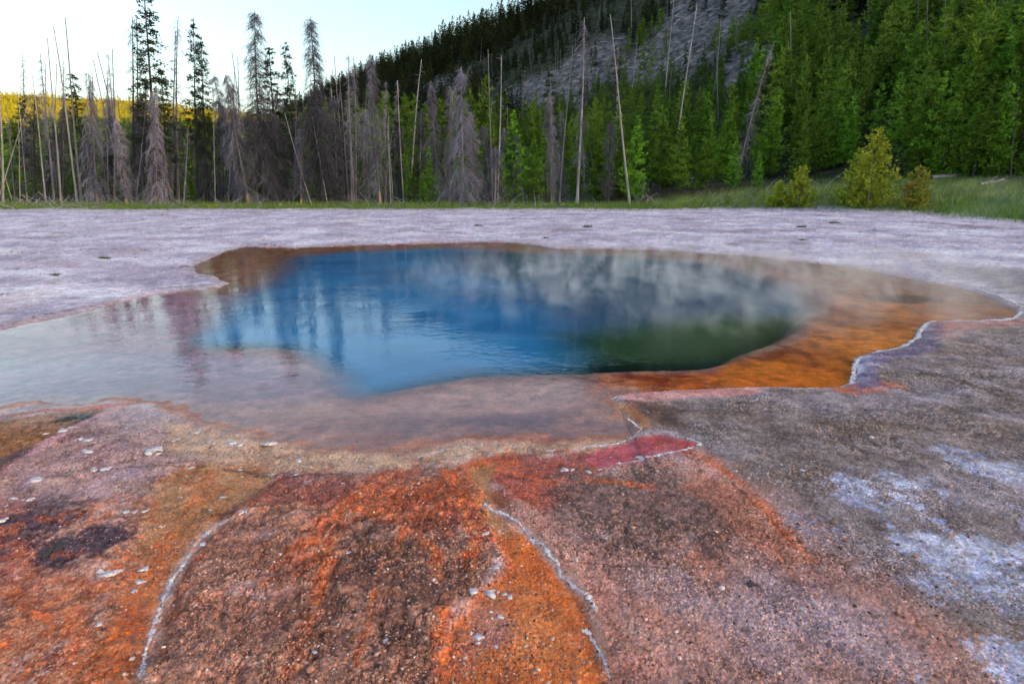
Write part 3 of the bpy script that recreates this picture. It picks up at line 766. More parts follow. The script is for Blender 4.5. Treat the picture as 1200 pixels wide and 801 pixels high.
rim([(568, 598), (578, 606), (592, 612), (606, 620), (618, 632), (622, 640), (636, 648), (644, 660), (654, 670), (656, 684), (668, 694), (680, 704), (690, 714), (697, 730)], 3.0, 'white scalloped crust along the orange channel')
rim([(686, 748), (696, 762), (704, 778), (710, 790), (714, 806)], 3.4, 'white scalloped crust along the orange channel')
rim_o, nt, b = new_mat('orange stained crust')
tc = nd(nt, 'ShaderNodeTexCoord'); n = nd(nt, 'ShaderNodeTexNoise', i_Scale=24.0, i_Detail=5.0); nt.links.new(tc.outputs['Object'], n.inputs['Vector'])
nt.links.new(mixcol(nt, maprange(nt, n.outputs['Fac'], .35, .65, 0, 1), alb(176, 84, 46), alb(216, 158, 134)), b.inputs['Base Color'])
rim([(330, 604), (300, 608), (284, 612), (262, 622), (246, 632), (234, 645), (224, 660)], 3.0, 'orange stained crust edging the golden channel', mat=rim_o)
rim([(440, 600), (410, 610), (396, 620), (384, 640), (376, 655)], 2.0, 'orange stained crust winding over the mound', .1, mat=rim_o)
rim([(470, 556), (440, 568), (412, 590), (395, 600)], 1.5, 'orange stained crust winding over the mound', .25, mat=rim_o)
rim([(300, 607), (276, 615), (250, 629), (234, 644), (222, 664), (208, 684), (198, 700), (190, 720), (182, 742), (176, 764), (172, 784), (166, 806)], 2.9, 'beaded white crust edging the golden channel')
rim([(1197, 366), (1187, 376), (1165, 378), (1120, 376), (1087, 379), (1080, 388), (1074, 398), (1060, 407), (1030, 413), (1008, 419), (1001, 430), (1000, 440), (997, 450)], 2.3, 'pale crust along the right shore of the pool', .15)
rim([(990, 454), (950, 456), (896, 455), (837, 457), (783, 460), (737, 463), (718, 468)], 1.3, 'thin pale lip along the near shore', .35)
rim([(640, 530), (668, 528), (690, 524), (720, 522), (740, 514), (752, 505), (740, 494), (728, 484)], 1.8, 'knobbly pale crust at the pool lip', .35)
rim([(700, 556), (720, 549), (745, 544), (775, 538), (800, 534), (822, 526), (808, 520)], 2.2, 'pale crust round the red pool', .3)
rim([(1075, 327), (1110, 333), (1140, 338), (1172, 349), (1198, 361)], 1.2, 'pale crust at the far right shore', .3)
rim([(490, 536), (520, 528), (545, 524), (560, 530)], 1.6, 'knobbly pale crust at the pool lip', .3)
rim([(280, 552), (300, 556), (330, 560), (360, 561)], 1.2, 'knobbly pale crust at the pool lip', .45)

# ------------------------------------------------------------------ loose sinter flakes (counted) and grit (not counted)
FL = [(318, 522), (300, 521), (282, 524), (272, 521), (184, 533), (176, 537), (190, 533), (130, 520), (120, 524), (104, 523), (204, 519), (45, 573), (18, 595), (8, 605), (5, 622), (38, 597), (135, 566), (148, 569), (125, 557), (112, 560),
      (226, 552), (220, 563), (160, 610), (172, 607), (150, 612), (145, 595), (189, 626), (132, 686), (138, 684), (170, 676), (165, 690), (160, 702), (120, 746), (584, 703), (592, 705), (598, 710), (586, 734), (594, 742), (582, 767), (555, 706),
      (575, 705), (582, 678), (585, 630), (575, 628), (540, 596), (534, 594), (670, 556), (663, 555), (438, 553), (435, 548), (402, 571), (452, 768), (455, 766), (370, 782), (240, 650), (248, 606), (262, 590), (212, 590),
      (75, 512), (80, 510), (86, 507), (56, 516), (95, 522), (104, 538), (150, 505), (230, 508), (247, 519), (262, 526), (350, 540), (366, 538), (296, 590), (330, 662), (408, 662), (545, 780), (561, 757), (570, 640), (690, 560), (720, 556), (752, 540), (828, 690), (820, 676), (876, 570), (862, 560), (940, 560), (935, 575), (1020, 520)]
FLAT = 'small white flake of sinter lying on the bare coloured crust'
for k, (u, v) in enumerate(FL):
    X, Y = at(u, v); px = math.hypot(X, Y) / 667
    mb = MB(); w = px * float(np.clip(rng.lognormal(1.05, .5), 1.2, 7)) * (1.3 if k % 9 == 0 else 1)
    if u > 540 and v > 690 and u < 602: w *= 1.25
    lump(mb, (0, 0, w * .12), (w * rng.uniform(.9, 1.5), w * rng.uniform(.6, .9), w * .2), .75)
    for _q in range(int(rng.integers(1, 4))): lump(mb, (w * rng.normal(0, .8), w * rng.normal(0, .55), w * .05), (w * rng.uniform(.3, .7), w * rng.uniform(.25, .55), w * rng.uniform(.12, .22)), .7)
    o = link('sinter_flake', mb.mesh('sinter_flake', rim_m, True), label=FLAT, cat='flake', group='white sinter flakes on the crust')
    o.location = (X, Y, max(ground_z(X, Y), 0))
# dark lumps with a look of their own
rock_m, nt, b = new_mat('dark crust lump')
n = nd(nt, 'ShaderNodeTexNoise', i_Scale=40.0, i_Detail=5.0)
nt.links.new(mixcol(nt, maprange(nt, n.outputs['Fac'], .35, .65, 0, 1), (.02, .02, .022), (.12, .10, .10)), b.inputs['Base Color'])
for (u, v, sx, lab) in ((82, 494, 13, 'black crusty lump on the brown gravel bank beside the pool'), (878, 695, 9, 'small charcoal lump on the salmon gravel'), (302, 559, 6, 'small black stone at the head of the golden channel'), (70, 656, 16, 'low black crust patch in the orange corner')):
    X, Y = at(u, v); px = math.hypot(X, Y) / 667; mb = MB()
    for q in range(9):
        lump(mb, (rng.normal(0, .28) * sx * px, rng.normal(0, .25) * sx * px, 0), (sx * px * rng.uniform(.2, .45), sx * px * rng.uniform(.15, .35), sx * px * .13), .45)
    o = link('crust_lump', mb.mesh('crust_lump', rock_m), label=lab, cat='stone'); o.location = (X, Y, max(ground_z(X, Y), 0))

peb, nt, b = new_mat('loose grit')
gi = nd(nt, 'ShaderNodeNewGeometry')
rr_ = nt.nodes.new('ShaderNodeValToRGB'); rr_.color_ramp.interpolation = 'LINEAR'
els = rr_.color_ramp.elements
for p_, c_ in ((0.0, alb(60, 48, 44)), (.3, alb(130, 92, 76)), (.55, alb(165, 125, 108)), (.88, alb(172, 146, 140)), (1.0, alb(205, 195, 200))):
    e = els.new(p_) if p_ not in (0.0, 1.0) else els[0 if p_ == 0 else -1]
    e.color = (*c_, 1)
nt.links.new(gi.outputs['Random Per Island'], rr_.inputs[0]); nt.links.new(rr_.outputs[0], b.inputs['Base Color'])
mb = MB(); cnt = 0
for _ in range(90000):
    if cnt >= 22000: break
    q = 1.35 / max(rng.random(), .13) ** .9; a = rng.uniform(-.85, .85)
    X, Y = q * math.sin(a), q * math.cos(a)
    if Y < 1.2: continue
    i = int(np.searchsorted(rad, q)); j = int(round((math.degrees(a) + 64) / .085))
    gi_ = i * len(ang) + j
    if hz[gi_] < .004 or rng.random() > .12 + .9 * GR[gi_] ** 2: continue
    s = abs(rng.normal(0, .0022)) + .0015
    if rng.random() < .03: s *= 2.0
    lump(mb, (X, Y, hz[gi_] + s * .2), (s * rng.uniform(.9, 1.5), s, s * rng.uniform(.5, .8)), .35, True); cnt += 1
for _ in range(1200):
    a = rng.uniform(-.8, .8); q = rng.uniform(5, 42); X, Y = q * math.sin(a), q * math.cos(a)
    if float(fbm(np.array([X]), np.array([Y]), .35, 3, 731)[0]) < .05: continue
    i = int(np.searchsorted(rad, q)); j = int(round((math.degrees(a) + 64) / .085)); zz = hz[i * len(ang) + j]
    if zz < .01: continue
    sz = (.008 + abs(rng.normal(0, .012))) * (q / 18) ** .7
    lump(mb, (X, Y, zz), (sz * rng.uniform(1, 2.2), sz, sz * .5), .4, True)
link('gravel', mb.mesh('gravel', peb), kind='stuff', label='loose grit and pebbles scattered over the crust', cat='gravel')

# ------------------------------------------------------------------ hills
SCREE = [[(560, 132), (585, 112), (640, 84), (700, 46), (735, 40), (728, 80), (700, 100), (690, 118), (640, 130)],
         [(690, 96), (745, 60), (772, 30), (790, -10), (905, -10), (862, 40), (838, 70), (800, 104), (745, 100), (700, 98)],
         [(1075, -10), (1210, -10), (1210, 20), (1140, 34), (1090, 26)], [(850, 60), (915, 42), (906, 84), (850, 106)], [(470, 110), (540, 82), (560, 88), (500, 118)]]
sg = np.concatenate([np.arange(40, 130, 0.8), np.arange(130, 240, 1.6), np.arange(240, 460, 12)])
tg = np.concatenate([np.arange(-900, -120, 12), np.arange(-120, 200, 1.0), np.arange(200, 860, 4)])
S_, T_ = [q.ravel() for q in np.meshgrid(sg, tg)]
HX, HY = NX * S_ - NY * T_, NY * S_ + NX * T_
HZ = hill_h(HX, HY)
HZ = np.where(S_ < 56, np.minimum(HZ, ramp(HX, HY) - .6 - (56 - S_) * .1), HZ)
hu, hv = project(HX, HY, HZ)
jit_u = hu + 14 * fbm(HX, HY, .12, 3, 301); jit_v = hv + 10 * fbm(HX, HY, .12, 3, 311)
scr = np.zeros(len(HX))
front = HY > 20
for p in SCREE:
    scr = np.maximum(scr, np.where(front, sstep(8, -10, sdpoly(jit_u, jit_v, p)), 0))
nz = fbm(HX, HY, .5, 5, 321, .65)
c = np.outer(1 - sstep(-.4, .4, nz), (.016, .019, .009)) + np.outer(sstep(-.4, .4, nz), (.045, .05, .024))
c2 = np.outer(1 - sstep(-.5, .5, nz), (.04, .034, .035)) + np.outer(sstep(-.5, .5, nz), (.24, .21, .215))
c = c * (1 - scr[:, None]) + c2 * scr[:, None]
hm, nt, b = new_mat('hillside soil and scree')
ac = nd(nt, 'ShaderNodeAttribute', attribute_name='stain')
ge = nd(nt, 'ShaderNodeNewGeometry')
n = nd(nt, 'ShaderNodeTexNoise', i_Scale=1.3, i_Detail=8.0, i_Roughness=0.75); nt.links.new(ge.outputs['Position'], n.inputs['Vector'])
vv = nd(nt, 'ShaderNodeTexVoronoi', i_Scale=0.9); nt.links.new(ge.outputs['Position'], vv.inputs['Vector'])
sv = nd(nt, 'ShaderNodeSeparateColor'); nt.links.new(vv.outputs['Color'], sv.inputs[0])
cc = nd(nt, 'ShaderNodeVectorMath', operation='SCALE'); nt.links.new(ac.outputs['Color'], cc.inputs[0])
nt.links.new(math_node(nt, 'MULTIPLY', maprange(nt, n.outputs['Fac'], .3, .7, .45, 1.5), maprange(nt, sv.outputs[0], 0, 1, .6, 1.4)), cc.inputs['Scale'])
nt.links.new(cc.outputs[0], b.inputs['Base Color'])
bp = nd(nt, 'ShaderNodeBump', i_Strength=1.0, i_Distance=0.4); nt.links.new(vv.outputs['Distance'], bp.inputs['Height']); nt.links.new(bp.outputs[0], b.inputs['Normal'])
me = np_mesh('hill', np.stack([HX, HY, HZ], 1), np.zeros((0, 3), int), grid_faces(len(tg), len(sg)), hm, True)
ca = me.attributes.new('stain', 'FLOAT_COLOR', 'POINT')
ca.data.foreach_set('color', np.concatenate([c, np.ones((len(c), 1))], 1).astype(np.float32).ravel())
link('hill', me, kind='structure')

# far sunlit ridge
YR = 1150.0
ru = np.array([-900, -300, 0, 150, 262, 340, 480, 700]); rv = np.array([92, 97, 102, 110, 123, 133, 152, 195])
rc = np.array([at_depth(a, b_, YR) for a, b_ in zip(ru, rv)])
rx = np.linspace(rc[0, 0], rc[-1, 0], 220); ry = np.linspace(620, 1700, 70)
RX, RY = [q.ravel() for q in np.meshgrid(rx, ry)]


def ridge_h(X, Y):
    return (np.interp(X, rc[:, 0], rc[:, 2]) - 8) * np.clip(1 - np.abs(Y - YR) / 560, 0, 1) ** 1.1 + 4 * fbm(X, Y, .008, 3, 401) - 4


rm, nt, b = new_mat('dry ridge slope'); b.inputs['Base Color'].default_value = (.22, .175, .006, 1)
link('ridge', np_mesh('ridge', np.stack([RX, RY, ridge_h(RX, RY)], 1), np.zeros((0, 3), int), grid_faces(70, 220), rm, True), kind='structure')


# ------------------------------------------------------------------ tree generators
def needles(mb, base, direc, length, width):
    """one thin triangular needle spray per row"""
    n = len(base)
    side = np.cross(direc, rng.normal(size=(n, 3))); side /= np.linalg.norm(side, axis=1)[:, None] + 1e-9
    a = base - side * width[:, None]; b_ = base + side * width[:, None]; c_ = base + direc * length[:, None]
    v = np.stack([a, b_, c_], 1).reshape(-1, 3)
    mb.add(v, np.arange(3 * n).reshape(-1, 3))


def crown(Ht, R0, lo=.06, dz=.34, nb=6, tufts=7, per=4, leaf=.3, wid=.045, pw=.85, up=.35, gaps=.12):
    mb = MB(); B, D, L = [], [], []
    z = Ht * lo
    while z < Ht * .985:
        f = (z / Ht - lo) / (1 - lo)
        rad_ = R0 * (1 - f) ** pw * (0.55 + .45 * min(1, f * 6 + .3)) + .10
        for _ in range(max(3, int(nb * (.6 + .6 * (1 - f))))):
            if rng.random() < gaps: continue
            a = rng.uniform(0, 2 * np.pi); rr = rad_ * rng.uniform(.6, 1.2)
            zz = z + rng.uniform(-.5, .5) * dz
            t = rng.uniform(.15, 1, tufts if rr > .5 else 3)
            hd = np.array([math.cos(a), math.sin(a), 0])
            p = hd[None, :] * (rr * t)[:, None]; p[:, 2] += zz + up * rr * t ** 2 - .12 * rr * t
            p = p + rng.normal(0, .05 + .06 * rr, p.shape) * np.array([1, 1, .6])
            for q in range(per):
                d = hd[None, :] * .8 + np.array([0, 0, .75]) + rng.normal(0, .65, p.shape)
                B.append(p); D.append(d / np.linalg.norm(d, axis=1)[:, None]); L.append(np.full(len(p), leaf) * rng.uniform(.6, 1.25, len(p)))
        z += dz * rng.uniform(.8, 1.2)
    tip = np.tile([[0, 0, Ht * .96]], (8, 1)); B.append(tip); dd = rng.normal(0, .25, (8, 3)) + np.array([0, 0, 1]); D.append(dd); L.append(np.full(8, leaf * 1.3))
    B, D, L = np.concatenate(B), np.concatenate(D), np.concatenate(L)
    needles(mb, B, D, L, np.full(len(B), wid))
    return mb


def trunk(Ht, r0, r1, bend=.0, sides=7, top=None):
    mb = MB(); k = 9
    z = np.linspace(0, Ht, k)
    px = bend * Ht * np.sin(z / Ht * 3 + rng.uniform(0, 6)) * (z / Ht); py = bend * Ht * np.cos(z / Ht * 2.6 + rng.uniform(0, 6)) * (z / Ht)
    px -= px[0]; py -= py[0]
    rr = r0 + (r1 - r0) * (z / Ht) ** .8; rr[0] *= 1.35
    mb.tube(np.stack([px, py, z - .15 * (z == 0)], 1), rr, sides)
    return mb, px, py, z


def dead_branch(mb, o, a, L, rise, droop, rb, twigs, tl, hang=.7):
    t = np.linspace(0, 1, 5)
    hd = np.array([math.cos(a), math.sin(a), 0]); sd = np.array([-hd[1], hd[0], 0]); cur = rng.normal(0, .25)
    p = o + hd * (L * t * (1 - .18 * t * droop))[:, None] + np.outer(rise * L * t - droop * L * t ** 2.2, [0, 0, 1]) + np.outer(cur * L * t ** 2, sd)
    mb.tube(p, np.linspace(rb, rb * .4, 5), 4)
    for _ in range(twigs):
        s = rng.uniform(.25, 1); q = np.array([np.interp(s, t, p[:, i]) for i in range(3)])
        dd = hd * rng.normal(.45, .3) + sd * rng.normal(0, .6) + np.array([0, 0, -hang * rng.uniform(.3, 1.4)])
        dd /= np.linalg.norm(dd); l = tl * rng.uniform(.5, 1.3)
        m = q + dd * l * .5 + rng.normal(0, .06, 3); e = q + dd * l + np.array([0, 0, -.18 * l]) + rng.normal(0, .08, 3)
        mb.tube([q, m, e], [rb * .6, rb * .5, rb * .3], 3, False)


def dead_variant(kind):
    """trunk and branch meshes of a dead tree of nominal height 15 m"""
    Ht = 15.0
    tr, px, py, z = trunk(Ht, .14 if kind != 'pole' else .115, .022 if kind != 'pole' else .035, .012, 7)
    br = MB()

    def org(h): return np.array([np.interp(h, z, px), np.interp(h, z, py), h])
    if kind == 'pole':
        for _ in range(rng.integers(10, 22)):
            h = Ht * rng.uniform(.25, .98)
            dead_branch(br, org(h), rng.uniform(0, 6.28), rng.uniform(.25, .9), .1, rng.uniform(0, .5), .014, 1, .3)
    elif kind == 'spire':
        for _ in range(170):
            h = Ht * rng.uniform(.18, .99); f = h / Ht
            dead_branch(br, org(h), rng.uniform(0, 6.28), rng.uniform(.3, 1.0) * (1.35 - f), .05, rng.uniform(.2, .9), .014, 4, .4)
    elif kind == 'weep':
        q0 = rng.uniform(.45, .75); gaps = rng.uniform(0, 6.28, 3)
        for _ in range(250):
            h = Ht * (rng.uniform(.15, 1) ** 1.4); f = h / Ht
            a = rng.uniform(0, 6.28)
            if min(abs((a - g_ + f * 5 + 3.14) % 6.28 - 3.14) for g_ in gaps) < .22: continue
            L = (2.7 * np.interp(f, [0, .25, q0, 1], [.75, 1, .42, .08]) + .15) * rng.uniform(.45, 1.25)
            big_ = rng.random() < .35
            dead_branch(br, org(min(h, Ht * .99)), a, L, .3 if big_ else .15, rng.uniform(.6, 1.9), .036 if big_ else .02, 7, .8, 1.1)
    elif kind == 'column':
        q1 = rng.uniform(0, 6.28)
        for _ in range(210):
            h = Ht * rng.uniform(.14, 1); f = h / Ht
            L = (1.3 * (1 - f) ** .5 * (.7 + .5 * math.sin(f * 17 + q1)) + .2) * rng.uniform(.4, 1.4)
            dead_branch(br, org(min(h, Ht * .99)), rng.uniform(0, 6.28), L, .1, rng.uniform(.5, 1.2), .018, 8, .6)
    elif kind == 'tall':
        for _ in range(260):
            h = Ht * rng.uniform(.42, .99); f = h / Ht
            dead_branch(br, org(h), rng.uniform(0, 6.28), rng.uniform(.4, 1.1) * (1.3 - f) * 1.75, .12, rng.uniform(.3, .9), .017, 8, .5)
        for _ in range(230):
            h = Ht * rng.uniform(.14, .55); f = h / Ht
            dead_branch(br, org(h), rng.uniform(0, 6.28), rng.uniform(.9, 2.3), .25, rng.uniform(.5, 1.2), .02, 10, .8)
    return tr, br


def live_variant(dense):
    Ht = 17.0
    tr, px, py, z = trunk(Ht, .17, .03, .008)
    br = MB(); B, D, L = [], [], []
    for _ in range(150 if dense else 95):
        h = Ht * rng.uniform(.30 if dense else .42, .99); f = h / Ht
        o = np.array([np.interp(h, z, px), np.interp(h, z, py), h]); a = rng.uniform(0, 6.28)
        Lb = (1.9 * (1 - f) ** .7 + .3) * rng.uniform(.5, 1.2)
        hd = np.array([math.cos(a), math.sin(a), 0])
        t = np.linspace(0, 1, 4); p = o + hd * (Lb * t)[:, None] + np.outer(Lb * (.05 * t - .25 * t ** 2 + .18 * t ** 3), [0, 0, 1])
        br.tube(p, np.linspace(.022, .008, 4), 3, False)
        n = int(5 + 16 * Lb * rng.random())
        s = rng.uniform(.35, 1.05, n); q = o + hd * (Lb * s)[:, None] + np.outer(Lb * (-.1 * s), [0, 0, 1]) + rng.normal(0, .04 + .05 * Lb, (n, 3))
        for _k in range(3):
            d = hd * .5 + rng.normal(0, .7, (n, 3)) + np.array([0, 0, .2]); B.append(q); D.append(d / np.linalg.norm(d, axis=1)[:, None]); L.append(rng.uniform(.13, .26, n))
    for _ in range(45):
        h = Ht * rng.uniform(.12, .5)
        o = np.array([np.interp(h, z, px), np.interp(h, z, py), h])
        dead_branch(br, o, rng.uniform(0, 6.28), rng.uniform(.4, 1.5), .05, rng.uniform(.3, 1), .014, 4, .5)
    cr = MB(); B, D, L = np.concatenate(B), np.concatenate(D), np.concatenate(L)
    needles(cr, B, D, L, np.full(len(B), .042))
    return tr, br, cr


VAR = {}
for kd, n in (('pole', 5), ('spire', 4), ('weep', 4), ('column', 3), ('tall', 3)):
    VAR[kd] = []
    for i in range(n):
        tr, br = dead_variant(kd)
        VAR[kd].append((15.0, tr, br, None))
VAR['live'] = [(17.0, *live_variant(False)) for _ in range(2)] + [(17.0, *live_variant(True)) for _ in range(2)]
MESH = {}


def vmesh(kd, i, part, mat):
    k = (kd, i, part, mat)
    if k not in MESH:
        v = VAR[kd][i]; mb = {'trunk': v[1], 'branches': v[2], 'crown': v[3]}[part]
        MESH[k] = mb.mesh(f'{kd} {part}', M[mat], part == 'trunk')
    return MESH[k]


def pose(o, base, top, ht, spin=None, thick=1.0):
    d = Vector(top) - Vector(base)
    q = Vector((0, 0, 1)).rotation_difference(d.normalized()) @ Quaternion((0, 0, 1), rng.uniform(0, 6.28) if spin is None else spin)
    o.rotation_mode = 'QUATERNION'; o.rotation_quaternion = q
    s = d.length / ht
    o.scale = (s * thick, s * thick, s); o.location = base


def snag(kd, ub, ut, vt, Y, label, group=None, tm='grey', bm='twig', thick=1.0, i=None, hb=None, cat=None):
    if hb is not None:
        X, Y = hit(ub, hb)
    else:
        X = ray(ub, 240)[0] * Y
    base = (X, Y, float(terrain(X, Y)) - .05)
    top = at_depth(ut, vt, Y)
    i = int(rng.integers(len(VAR[kd]))) if i is None else i
    live = kd == 'live'
    o = thing('pine_tree' if live else 'dead_tree', label, cat or ('pine tree' if live else 'dead tree'), group)
    pose(o, base, top, VAR[kd][i][0], None, thick)
    link('trunk', vmesh(kd, i, 'trunk', tm), o)
    link('crown', vmesh(kd, i, 'branches', bm), o)
    if live: link('needles', vmesh(kd, i, 'crown', 'dark'), o)
    return o


# --- the snags that can be told apart, left to right
for a in [
    ('pole', 23, 20, 140, 52, 'short pale bare trunk standing near the left edge of the treeline', 'pale'),
    ('pole', 16, -6, 165, 51, 'bare grey trunk leaning left at the very edge of the treeline', 'pale'),
    ('pole', 3, 1, 70, 52, 'upright bare trunk, the leftmost of the treeline', 'pale'),
    ('pole', 54, 36, 84, 54, 'thin bare trunk leaning left between the short pale one and the twiggy one', 'pale'),
    ('spire', 64, 49, 62, 57, 'twiggy dead tree with a forked feathery top left of the three tall poles', 'grey'),
    ('pole', 71, 58, 45, 49, 'pale pole with its foot nearest the sinter among three tall poles', 'pale'),
    ('pole', 91, 61, 31, 55, 'middle one of three very tall bare poles leaning left', 'pale'),
    ('pole', 96, 73, 20, 56, 'tallest of the three bare poles leaning left at the left side', 'grey'),
    ('weep', 114, 103, 85, 53, 'dead tree with a wide purple-grey mass of drooping branches right of the three tall poles', 'peel'),
    ('pole', 150, 110, 70, 54, 'strongly leaning bare pole, left one of a crossing pair', 'grey'),
    ('pole', 155, 115, 62, 55, 'strongly leaning bare pole, right one of a crossing pair', 'grey'),
    ('pole', 135, 134, 58, 58, 'upright thin dead pole beside the crossing pair of leaning poles', 'grey'),
    ('column', 148, 138, 138, 51, 'short leaning dead tree with shaggy branches and peeled tan foot', 'peel'),
    ('spire', 156, 155, 20, 56, 'tall dead pole close to the left of the tallest pine', 'darkwood'),
    ('pole', 160, 159, 22, 58, 'second tall dead pole close to the tallest pine', 'grey'),
    ('weep', 183, 180, 105, 51.5, 'weeping dead tree with peeled tan foot right below the tallest pine', 'peel'),
    ('spire', 209, 208, 20, 57, 'tall feathery dead spire right of the tallest pine', 'grey'),
    ('pole', 202, 203, 36, 60, 'thin dead pole behind the feathery spire', 'grey'),
    ('spire', 214, 221, 150, 53, 'short pale snag with broken top in the dark pine group', 'pale'),
    ('column', 281, 252, 88, 55, 'leaning dead tree with a thin bent top in front of the ridge end', 'grey'),
    ('weep', 292, 265, 86, 53, 'leaning dead tree with loops of drooping branches near its foot', 'peel'),
    ('pole', 279, 280, 67, 62, 'bare pole behind the leaning dead tree with looped branches', 'grey'),
    ('tall', 309, 298, 13, 54, 'very tall dead tree with feathery dark top and shaggy lower mass', 'darkwood'),
    ('tall', 378, 363, 18, 54, 'broad tall dead tree with big arching branches, dark trunk', 'darkwood'),
    ('pole', 366, 333, 133, 53, 'short pale trunk leaning steeply against the broad tall dead tree', 'pale'),
    ('column', 353, 351, 150, 53, 'low dead tree with tan foot between the two tallest dead trees', 'peel'),
    ('spire', 412, 410, 65, 58, 'slim dead spire standing right of the broad tall dead tree', 'grey'),
    ('spire', 417, 415, 66, 60, 'second slim dead spire right of the broad tall dead tree', 'grey'),
    ('pole', 391, 389, 88, 62, 'short dead pole against the bright sky behind the broad tall dead tree', 'grey'),
    ('column', 446, 432, 62, 52, 'shaggy dead tree with a long bare tip and tan peeled foot', 'peel'),
    ('pole', 458, 455, 136, 51, 'straight pale bare trunk touching the shaggy tree with tan foot', 'pale'),
    ('pole', 480, 494, 70, 72, 'pale trunk leaning right in front of the dark hill end', 'pale'),
    ('column', 514, 506, 94, 55, 'narrow dark shaggy dead tree left of the widest weeping tree', 'grey'),
    ('weep', 542, 543, 78, 51, 'widest weeping dead tree, a dense purple cone of drooping branches', 'grey'),
    ('column', 527, 526, 100, 55, 'dead tree half hidden behind the purple cone of the widest weeping tree', 'grey'),
    ('column', 557, 553, 130, 54, 'dead tree on the right flank of the widest weeping tree', 'grey'),
    ('pole', 577, 573, 57, 56, 'tall thin dead pole right of the widest weeping tree', 'grey'),
    ('pole', 583, 587, 65, 57, 'tall bare trunk rising above the small umbrella-shaped dead tree', 'pale'),
    ('weep', 580, 580, 172, 50.5, 'small umbrella-shaped dead tree on a thin pale stem', 'pale'),
    ('column', 646, 645, 107, 52, 'twin-stemmed looking shaggy dead tree beside the small round green pine', 'grey'),
    ('pole', 655, 669, 55, 60, 'thin dead pole leaning right behind the shaggy dead tree', 'grey'),
    ('spire', 676, 685, 20, 57, 'tall whitish dead trunk with short stubs in front of the scree', 'pale'),
    ('column', 713, 715, 140, 54, 'low dark dead tree left of the long leaning white trunk', 'twigdark'),
    ('pole', 739, 713, 18, 50, 'long bare white trunk leaning left, its foot on the grass edge', 'pale'),
    ('pole', 786, 814, 5, 68, 'long white trunk leaning right in front of the young green pines', 'pale'),
    ('spire', 858, 906, 50, 60, 'reddish grey trunk leaning far right with a ragged top', 'grey'),
    ('pole', 1178, 1192, 100, 45, 'dark slim trunk leaning right among the young pines by the meadow logs', 'darkwood'),
    ('pole', 1200, 1204, 165, 44, 'thin grey trunk at the right end of the meadow', 'grey'),
]:
    kd, ub, ut, vt, Y, lab, tm = a
    bm = 'twigdark' if tm in ('darkwood', 'twigdark') else 'twig'
    th = {'weep': 1.0, 'pole': 1.0}.get(kd, 1.0)
    if kd in ('weep', 'column') and (240 - vt) < 130: th = 1.5
    if lab.startswith('small umbrella'): th = 2.1
    if lab.startswith('widest'): th = 1.15
    if kd == 'pole' and vt < 150: th = .92
    snag(kd, ub, ut, vt, Y, lab, None, 'darkwood' if tm == 'twigdark' else tm, bm, th)
# --- living pines that stick out
for ub, ut, vt, Y, i, lab in [
    (183, 171, -10, 54, 2, 'tallest sparse pine of the left treeline, dark tufts cut off by the picture top'),
    (196, 189, 80, 56, 2, 'dark bushy pine directly right of the tallest pine'),
    (232, 226, 22, 58, 3, 'slim pine with a long bare tip and dark lower crown'),
    (244, 235, 44, 57, 3, 'dark pine leaning left beside the slim one with a bare tip'),
    (104, 86, 86, 58, 2, 'small-topped dark pine among the left dead trees'),
    (330, 315, 55, 56, 2, 'dark green pine close behind the very tall feathery dead tree'),
    (353, 334, 49, 60, 3, 'slender spire-like pine against the white sky between two tall dead trees'),
    (648, 646, 80, 66, 1, 'thin tufted pine behind the shaggy dead tree beside the small round pine'),
    (722, 724, 52, 66, 1, 'sparse olive pine behind the long leaning white trunk'),
    (868, 902, 70, 62, 0, 'sparse pine leaning right, next to the reddish leaning trunk')]:
    snag('live', ub, ut, vt, Y, lab, None, 'darkwood' if i != 1 else 'grey', 'twigdark', .8 if i == 3 else 1.15, i)
for k in range(11):
    u = [30, 66, 128, 168, 206, 222, 262, 322, 345, 400, 470][k] + rng.normal(0, 4)
    snag('live', u + rng.normal(0, 4), u, rng.uniform(95, 150), rng.uniform(60, 70), 'dark green pine standing back among the dead trees', 'dark pines back among the dead trees', 'darkwood', 'twigdark', 1.15, int(rng.integers(2, 4)))
for u, vt, kd in [(42, 120, 'column'), (78, 128, 'weep'), (100, 140, 'column'), (128, 118, 'column'), (164, 130, 'weep'), (205, 150, 'column'), (236, 135, 'column'), (254, 120, 'weep'), (270, 105, 'column'), (322, 118, 'weep'), (340, 140, 'column'),
                  (394, 120, 'weep'), (404, 135, 'column'), (428, 128, 'column'), (468, 150, 'column'), (492, 132, 'column'), (566, 150, 'weep'), (604, 160, 'column')]:
    snag(kd, u + rng.normal(0, 4), u, vt + rng.normal(0, 6), rng.uniform(56, 64), 'shaggy dead tree of the second row, half hidden behind the front dead trees', 'shaggy dead trees of the second row', 'darkwood' if rng.random() < .4 else 'grey', 'twig' if rng.random() < .3 else 'twigdark', 1.5)
for k in range(34):
    u = rng.uniform(-5, 480); vt = rng.uniform(70, 170)
    snag('pole', u + rng.normal(0, 12), u, vt, rng.uniform(53, 60), 'bare dead pole between the shaggy dead trees', 'bare dead poles between the shaggy dead trees', ['grey', 'darkwood', 'grey', 'pale'][int(rng.integers(4))], thick=.75)
